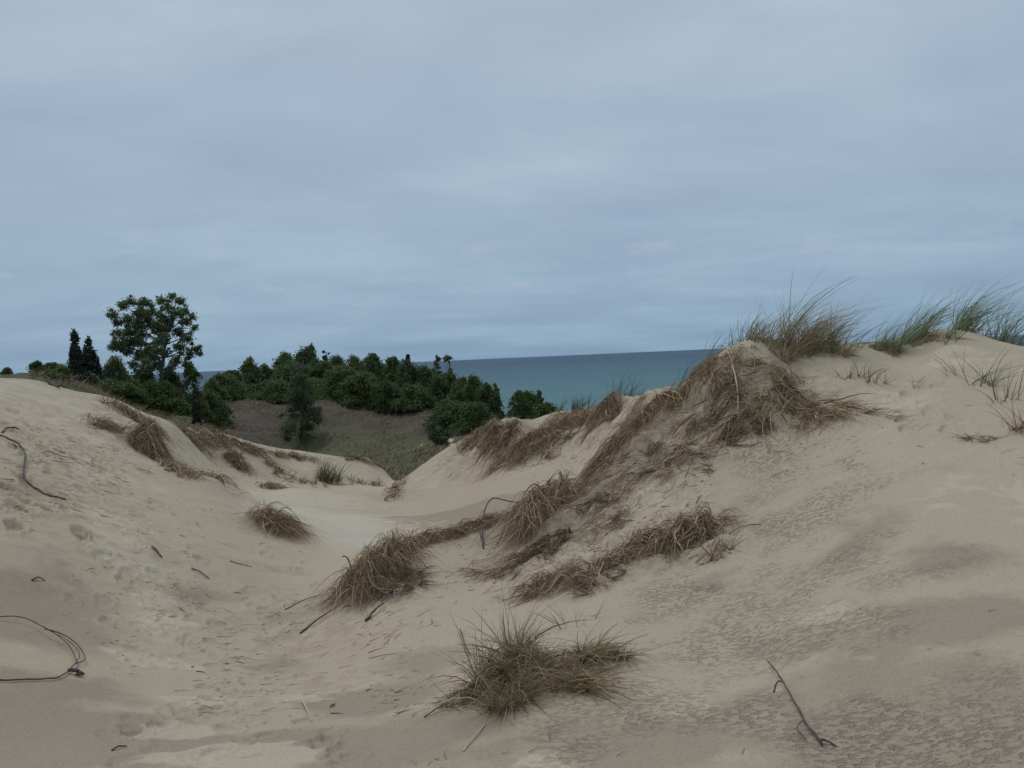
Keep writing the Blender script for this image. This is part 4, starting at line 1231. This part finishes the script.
for lb, ln, n in [
    ('scatter of dark rootlets in the middle of the ridge face above the straw heap', [(585, 498), (605, 505), (612, 530)], 620),
    ('scatter of dark rootlets on the ridge face under the golden straw fringe', [(622, 478), (650, 462), (668, 468)], 560),
    ('scatter of dark rootlets at the right end of the ridge face patches', [(670, 455), (692, 462), (705, 470)], 460),
    ('scatter of dark rootlets close under the frayed root mat', [(670, 425), (700, 415), (730, 408)], 620),
    ('scatter of dark rootlets beside the grass curtain', [(590, 545), (600, 535), (618, 510)], 260)]:
    mat_thing('rootlet_patch', lb, [
        ('rootlets', MD, .005, dict(line=ln, n=int(n * .6), width=.27, L=.13, arch=.015, heap=.03, sigma=1.8)),
        ('brown_stems', MB, .005, dict(line=ln, n=n // 3, width=.32, L=.24, arch=.02, heap=.03, sigma=1.0))])

# big hairy clump
mat_thing('hairy_grass_clump', 'big shaggy clump of dead grass hanging at the lower end of the near ridge', [
    ('brown_stems', MB, .006, dict(line=[(358, 588), (380, 570), (404, 556)], n=1900, width=.22, L=.30, arch=.08, heap=.18, sigma=.7, flow=(-.25, -1), dens=.8)),
    ('straw_stems', MT, .005, dict(line=[(352, 588), (400, 555)], n=520, width=.22, L=.38, arch=.10, heap=.20, sigma=.6, flow=(-.3, -1))),
    ('rootlets', MD, .006, dict(line=[(362, 598), (400, 585), (408, 570)], n=900, width=.18, L=.22, arch=.04, heap=.10, sigma=1.1))],
    extra=[('standing_stalks', MB, .006, *upright(392, 548, 40, .14, .2, (.0, 0), .45, .2))])
mat_thing('ridge_fringe', 'low straw fringe along the ridge line between the shaggy clump and the wiry twig', [
    ('straw_stems', MO, .006, dict(line=[(400, 552), (425, 542), (455, 536), (482, 528)], n=900, width=.13, L=.26, arch=.04, heap=.05, sigma=1.2)),
    ('brown_stems', MB, .006, dict(line=[(400, 552), (482, 528)], n=700, width=.14, L=.2, arch=.03, heap=.04, sigma=1.3))],
    extra=[('standing_stalks', MB, .005, *upright(416, 540, 16, .10, .22, (-.2, 0), .5, .1, Y=9.4))])
mat_thing('ridge_fringe', 'low straw fringe along the ridge line between the wiry twig and the grass curtain', [
    ('straw_stems', MO, .006, dict(line=[(482, 522), (505, 514), (530, 510)], n=600, width=.11, L=.24, arch=.04, heap=.05, sigma=1.2)),
    ('brown_stems', MB, .006, dict(line=[(482, 524), (530, 512)], n=450, width=.14, L=.22, arch=.03, heap=.04, sigma=1.3))])
mat_thing('rootlet_patch', 'brown rootlets spilling down the sand under the wiry twig', [
    ('brown_stems', MB, .005, dict(line=[(490, 565), (510, 572), (525, 560)], n=260, width=.2, L=.25, arch=.02, heap=.03, sigma=.9)),
    ('rootlets', MD, .005, dict(line=[(495, 572), (515, 575)], n=120, width=.2, L=.14, arch=.02, heap=.02, sigma=1.5))])

# green and straw clumps in the foreground
def clump(label, px, py, ng, ns, nd_, sp, h, stretch=1.5, ang=0.0, deep=2.5):
    x0, y0 = tr1(px, py)
    nsub = max(4, int(15 * stretch * sp / .2))
    G, S_, B = [], [], []
    for k in range(nsub):
        r_ = math.sqrt(rng.uniform()) * sp; t_ = rng.uniform(0, 6.283)
        u = r_ * math.cos(t_) * stretch; v = r_ * math.sin(t_) * deep
        sx = x0 + u * math.cos(ang) - v * math.sin(ang); sy = y0 + u * math.sin(ang) + v * math.cos(ang)
        ln = (rng.normal(.02, .35) + .5 * u, rng.normal(-.35, .45))
        hh = h * rng.uniform(.65, 1.25)
        if rng.uniform() < .75:
            G.append(upright((sx, sy), 0, max(3, ng // nsub), sp * .22, hh * 1.1, ln, .38, .2)[0])
        S_.append(upright((sx, sy), 0, max(3, ns // nsub), sp * .26, hh * .95, (ln[0] * 1.2, ln[1] - .2), .5, .45)[0])
        B.append(upright((sx, sy), 0, max(3, nd_ // nsub), sp * .3, hh * .65, (ln[0], ln[1] - .3), .7, .7)[0])
    c = (x0, y0)
    cat_ = lambda L: np.concatenate(L) if L else None
    D = matted(line=None, n=int(nd_ * .9), width=sp * stretch * .8, L=h * .7, arch=.02, heap=.03, sigma=1.2, line_world=np.array([[x0 - sp * .5 * stretch, y0], [x0 + sp * .5 * stretch, y0]]))
    if not G:
        G = [upright((x0, y0), 0, 6, sp * .3, h, (0, 0), .5, .3)[0]]
    return grass_thing('grass_clump', label, 'grass clump', [('green_blades', MG, .0048, cat_(G), c), ('straw_blades', MT, .0052, cat_(S_), c), ('brown_blades', MB, .005, cat_(B), c), ('dead_thatch', MD, .004, *D)])


clump('largest green and straw grass clump in the middle foreground', 508, 680, 150, 900, 380, .18, .29, 1.0, .0)
clump('straw-coloured clump joined to the right side of the largest foreground clump', 568, 668, 34, 460, 240, .15, .23, 1.1, .2, 1.8)
clump('small dark-tipped tuft at the right end of the foreground grass clumps', 606, 657, 30, 90, 150, .09, .20, 1.1, -.3)
clump('small brown tuft low at the left foot of the largest foreground clump', 470, 700, 14, 40, 90, .10, .18, 1.2, .6)
marram('few thin green blades rising behind the foreground clumps', 572, 622, 14, 6, .12, .22, None, lean=(-.1, 0), splay=.5, droop=.2, wg=.004)

# far sand bank: torn face
for (lb, ln, n, wdt, dark, L) in [
    ('dark tangled root ball in the far sand bank, left of its middle', [(488, 440), (505, 436), (515, 446)], 1100, .40, .8, .35),
    ('brown mat at the left tip of the far sand bank', [(468, 446), (478, 438), (486, 432)], 600, .30, .35, .3),
    ('wide brown fibrous mat in the middle of the far sand bank', [(520, 450), (540, 440), (560, 432)], 1200, .6, .25, .45),
    ('brown fringe under the skyline of the far sand bank, right of the middle', [(556, 424), (575, 421), (592, 419)], 900, .5, .25, .4),
    ('lower brown streak of fibres on the far sand bank above the clean sand', [(500, 462), (530, 456), (548, 450)], 600, .3, .4, .35),
    ('dark rounded root knob high on the far sand bank', [(600, 414), (607, 410), (612, 416)], 800, .35, .85, .3),
    ('brown fibrous slope between the dark knob and the near ridge', [(618, 420), (635, 412), (650, 408)], 900, .5, .3, .4),
    ('small brown flap of roots at the lower left end of the far sand bank', [(392, 500), (398, 490), (403, 482)], 170, .2, .5, .3)]:
    nd1 = int(n * dark)
    ps = [('brown_stems', MB, .007, dict(line=ln, n=n, width=wdt, L=L * .8, arch=.08, heap=.10, sigma=1.2))]
    ps.append(('rootlets', MD, .007, dict(line=ln, n=max(nd1, 60), width=wdt * .75, L=L * .7, arch=.06, heap=.14, sigma=1.4)))
    ps.append(('straw_stems', MT, .008, dict(line=ln, n=max(12, n // 22), width=wdt, L=L * 1.2, arch=.1, heap=.15, sigma=.9)))
    mat_thing('root_mat', lb, ps)

# left dune
for (lb, ln, n, wdt, dark, L, heap) in [
    ('dark dome-shaped clump of dead roots high on the left sand slope', [(142, 450), (150, 442), (157, 448)], 2200, .26, .9, .20, .30),
    ('brown straggling tail running down from the dark dome-shaped clump', [(160, 462), (170, 468), (185, 478)], 320, .22, .5, .3, .05),
    ('small brown mat on the pale sand, uphill of the dark dome-shaped clump', [(92, 423), (98, 424), (106, 428)], 240, .28, .5, .3, .06),
    ('brown mat strip along the left dune crest', [(104, 403), (118, 409), (134, 418)], 420, .3, .5, .22, .07),
    ('brown mat strip on the crest directly above the dark dome-shaped clump', [(136, 419), (150, 425), (160, 430)], 240, .2, .5, .2, .06),
    ('brown dead grass strip along the skyline of the hollow, left part', [(182, 432), (200, 433), (218, 438)], 900, .42, .5, .28, .08),
    ('brown dead grass strip along the skyline of the hollow, right part', [(222, 440), (240, 446), (258, 452)], 700, .36, .5, .28, .08),
    ('small fringed clump below the skyline strip of the hollow', [(230, 456), (238, 462), (245, 468)], 420, .28, .6, .26, .10),
    ('thin brown fringe on the rim of the hollow left of the green tuft', [(264, 452), (285, 456), (306, 460)], 360, .3, .4, .26, .06),
    ('brown overhanging fringe on the rim of the hollow behind the green tuft', [(345, 459), (358, 460), (368, 462)], 300, .3, .5, .35, .06),
    ('small brown streak of roots on the inner slope left of the green tuft, upper one', [(272, 466), (280, 474)], 150, .25, .5, .3, .05),
    ('small brown streak of roots on the inner slope left of the green tuft, lower one', [(262, 485), (276, 490)], 150, .25, .5, .3, .05),
    ('line of exposed rootlets running down the shoulder of the left dune', [(200, 468), (220, 482), (240, 500)], 260, .14, .5, .3, .03)]:
    ps = [('brown_stems', MB, .007, dict(line=ln, n=n, width=wdt, L=L, arch=.07, heap=heap, sigma=.8)),
          ('rootlets', MD, .007, dict(line=ln, n=int(n * dark), width=wdt * .85, L=L * .7, arch=.05, heap=heap, sigma=1.4))]
    mat_thing('root_mat', lb, ps)
mat_thing('dry_grass_tuft', 'golden-brown bunch of dead grass at the lower end of the left dune shoulder', [
    ('brown_stems', MB, .007, dict(line=[(258, 516), (268, 522), (280, 528)], n=600, width=.2, L=.36, arch=.08, heap=.12, sigma=.7, flow=(.9, -.3))),
    ('straw_stems', MO, .007, dict(line=[(256, 515), (270, 522), (282, 530)], n=420, width=.2, L=.4, arch=.09, heap=.14, sigma=.6, flow=(.9, -.2)))])
marram('dark green upright tuft in the gap of the hollow', 327, 481, 150, 80, .28, .55, None, lean=(.1, 0), gm=MGd, splay=.4, wg=.010, dead=60, hd=.7)
marram('pale low green grass patch right of the dark upright tuft', 359, 483, 110, 90, .42, .28, None, lean=(.1, 0), splay=.6, wg=.010, hd=.8, stretch=1.7)
marram('pale low grass patch left of the dark upright tuft', 306, 484, 80, 90, .40, .22, None, lean=(.1, 0), splay=.6, wg=.010, hd=.8, stretch=1.5)

# ------------------------------------------------------------------ sticks
ground_stick('curved_stick', 'long dark bent stick lying down the left sand slope from the picture edge', 'stick', [
    ('stem', [(-14, 432, .01), (5, 440, .03), (19, 449, .05), (26, 461, .06), (24, 480, .03), (38, 491, .01), (50, 497, .01), (66, 500, .0)], .015, .008)])
ground_stick('short_stick', 'short dark curved stick above the long bent stick at the left edge', 'stick', [('stem', [(2, 433, .0), (9, 430, .03), (19, 430, .01)], .012, .009)])
ground_stick('looped_branch', 'thin looped branch forming an open oval at the lower left edge', 'branch', [
    ('stem', [(-18, 620, .0), (5, 621, .03), (25, 624, .04), (45, 635, .05), (62, 646, .05), (72, 656, .04), (78, 667, .02)], .0035, .0035),
    ('side_twig', [(-14, 681, .0), (15, 682, .01), (42, 681, .01), (60, 679, .01), (72, 671, .02), (80, 660, .03), (72, 650, .04), (58, 642, .05)], .0055, .0022),
    ('side_twig', [(45, 637, .05), (60, 642, .06), (75, 650, .05), (86, 663, .03), (74, 668, .02)], .004, .003),
    ('broken_end', [(68, 673, .01), (76, 675, .02), (84, 677, .01)], .012, .010)])
ground_stick('thin_stick', 'thin dark stick with a short side twig on the bare sand at the lower right', 'stick', [
    ('stem', [(767, 666, .03), (775, 680, .05), (784, 694, .05), (795, 712, .04), (806, 730, .03), (822, 747, .01)], .003, .006),
    ('side_twig', [(784, 694, .05), (778, 693, .05), (774, 699, .03)], .003, .004),
    ('side_twig', [(804, 728, .03), (797, 733, .02), (806, 742, .01)], .002, .002),
    ('forked_end', [(820, 745, .015), (828, 744, .01), (836, 747, .0)], .005, .003)])
free_stick('wiry_twig', 'wiry dark twig rising from the ridge and arching right across the hollow', 'twig', [
    ('stem', [(483, 553, 8.4), (483, 540, 8.5), (482, 527, 8.8), (484, 512, 9.1), (489, 501, 9.3), (496, 498, 9.4), (508, 501, 9.5), (520, 503, 9.5), (532, 504, 9.5), (538, 501, 9.5)], .008, .006),
    ('side_twig', [(484, 550, 8.4), (480, 532, 8.6), (476, 522, 8.7), (478, 519, 8.7), (483, 523, 8.75)], .007, .005)])
for lb, l, r in [
    ('short thick splinter of wood on the left slope between trail and hollow', [(152, 548, .01), (157, 553, .02), (162, 558, .0)], .012),
    ('short dark splinter right of the thick splinter on the left slope', [(192, 570, .01), (200, 574, .02), (209, 579, .0)], .009),
    ('thin brown stem lying level on the left slope near the hollow', [(230, 562, .01), (240, 565, .01), (252, 567, .0)], .006),
    ('small dark crooked twig on the left sand beside the footprints', [(32, 581, .0), (38, 580, .02), (45, 581, .0)], .008),
    ('short forked twig lying near the bottom left corner', [(112, 751, .0), (119, 749, .01), (127, 747, .0)], .005),
    ('small dark chip of wood beside the broken end of the looped branch', [(76, 677, .01), (84, 677, .01)], .009),
    ('long thin root lying downhill left of the largest foreground clump', [(424, 718, .0), (440, 711, .02), (455, 704, .01)], .004),
    ('small dark stick with a knot left of the foreground clump', [(460, 632, .02), (464, 645, .03), (470, 658, .02)], .005),
    ('short dark root running from the shaggy clump down to the left', [(300, 634, .0), (318, 622, .02), (338, 610, .03)], .009),
    ('thin root trailing left from the upper edge of the shaggy clump', [(285, 610, .0), (305, 602, .02), (330, 596, .03)], .006),
    ('short dark peg of wood at the foot of the shaggy clump', [(366, 622, .0), (374, 615, .03), (384, 608, .04)], .012),
    ('fine stem lying on the sand right of the dark straw heap', [(722, 540, .0), (740, 530, .02), (762, 524, .0)], .004),
    ('thin pale stem lying in the open sand under the rootlet patches', [(726, 445, .0), (745, 448, .01), (762, 442, .0)], .005)]:
    ground_stick('wood_stick', lb, 'stick', [('stem', l, r, r * .5)], M_twig if 'pale' not in lb and 'brown' not in lb else M_twig2)
ground_stick('straw_stalk', 'pale bent straw stalk lying on the damp sand at the lower left middle', 'stalk', [('stem', [(302, 703, .01), (306, 712, .03), (312, 722, .0)], .006, .003)], MKL)
ground_stick('straw_stalk', 'long pale stalk lying downhill at the foot of the largest foreground clump', 'stalk', [('stem', [(485, 725, .0), (472, 742, .01), (463, 752, .0)][::-1], .004, .003)], MKL)
ground_stick('straw_stalk', 'long pale straw stalk draped from the ridge mat toward the open sand', 'stalk', [('stem', [(686, 445, .0), (706, 436, .03), (728, 424, .03), (738, 416, .02)], .007, .005)], MKL)
ground_stick('straw_stalk', 'pale vertical stalk hanging down the face left of the big root heap', 'stalk', [('stem', [(727, 352, .05), (735, 380, .06), (738, 402, .04), (738, 422, .01)], .008, .006)], MKL)
free_stick('bare_twig', 'small bare twig with two prongs standing on the ridge beside the shaggy clump', 'twig', [
    ('stem', [(396, 556, 9.0), (394, 545, 9.0), (392, 532, 9.0)], .011, .006), ('prong', [(394, 545, 9.0), (398, 537, 9.0), (396, 529, 9.0)], .006, .004), ('prong', [(394, 543, 9.0), (389, 538, 9.0), (387, 531, 9.0)], .005, .003)])
free_stick('bare_twig', 'dead brown branch stub with a sprig sticking out of the sand crest at the left', 'branch', [
    ('stem', [(58, 391, 16.2), (53, 387, 16.3), (48, 380, 16.4), (43, 374, 16.4)], .07, .02), ('side_twig', [(54, 388, 16.3), (60, 385, 16.3), (64, 386, 16.3)], .03, .012), ('side_twig', [(49, 381, 16.4), (52, 376, 16.4), (50, 372, 16.4)], .02, .008)], M_twig2)
free_stick('bare_twig', 'short pointed twig sticking out of the sand left of the shaggy clump', 'twig', [('stem', [(353, 563, 9.2), (348, 559, 9.3), (342, 556, 9.3)], .010, .006)])

# ------------------------------------------------------------------ plant litter nobody could count
def litter():
    Vs = []
    regs = [  # col range, row range, pieces, length
        ((170, 400), (590, 720), 420, .07), ((60, 230), (560, 680), 90, .06), ((10, 130), (425, 520), 420, .13), ((90, 200), (520, 640), 160, .06), ((380, 500), (560, 720), 130, .08), ((560, 720), (430, 560), 700, .08), ((640, 850), (400, 470), 300, .07),
        ((120, 330), (500, 600), 60, .07), ((430, 640), (430, 480), 200, .12), ((100, 300), (430, 480), 200, .12), ((420, 660), (680, 766), 30, .06), ((660, 1020), (560, 766), 14, .03), ((830, 1020), (370, 470), 60, .06), ((440, 560), (540, 600), 150, .09)]
    Ps = []
    for (c, r, n, L) in regs:
        px = rng.uniform(*c, n); py = rng.uniform(*r, n)
        # cluster
        k = rng.integers(0, max(3, n // 14), n)
        cx = rng.uniform(*c, n)[k]; cy = rng.uniform(*r, n)[k]
        g = rng.uniform(size=n) < .6
        px = np.where(g, cx + rng.normal(0, (c[1] - c[0]) * .05, n), px); py = np.where(g, cy + rng.normal(0, (r[1] - r[0]) * .06, n), py)
        x, y = trace(px, py, hz)
        ok = np.hypot(x, y) < 28
        x, y = x[ok], y[ok]; n = len(x)
        a = rng.normal(.35, 1.1, n); ll = L * rng.lognormal(0, .6, n)
        S = 4; P = np.zeros((n, S, 3)); cur = rng.normal(0, .22, n)
        for s in range(S):
            P[:, s, 0] = x; P[:, s, 1] = y
            P[:, s, 2] = hz(x, y) + .004 + .003 * math.sin(s / (S - 1) * math.pi)
            x = x + np.cos(a + cur * s * .5) * ll / S; y = y + np.sin(a + cur * s * .5) * ll / S
        Ps.append(P)
    P = np.concatenate(Ps)
    o = new_obj('plant_litter', ribbons('plant_litter', P, wid(P, .005), MB, (0, 0, 0)))
    o['kind'] = 'stuff'; o['label'] = 'scattered dark bits of twig and dead root lying over the sand'; o['category'] = 'litter'


litter()

# ------------------------------------------------------------------ kinds that repeat share a group
GROUPS = {'marram_grass_tuft': 'tufts of living beach grass on the dunes', 'dry_grass_sprig': 'small dry sprigs on the right-hand sand',
          'dry_grass_tuft': 'tufts of dry grass on the sand', 'root_mat': 'torn mats of dead grass roots on the dune edges',
          'rootlet_patch': 'patches of dark rootlets on the near ridge face', 'straw_curtain': 'golden straw fringe of the near ridge',
          'ridge_fringe': 'low straw fringes along the near ridge', 'grass_clump': 'green and straw clumps in the foreground',
          'wood_stick': 'bits of stick lying on the sand', 'straw_stalk': 'single pale stalks lying on the sand', 'bare_twig': 'bare twigs sticking up from the sand'}
for o in scene.objects:
    k = o.name.split('.')[0]
    if o.parent is None and k in GROUPS:
        o['group'] = GROUPS[k]
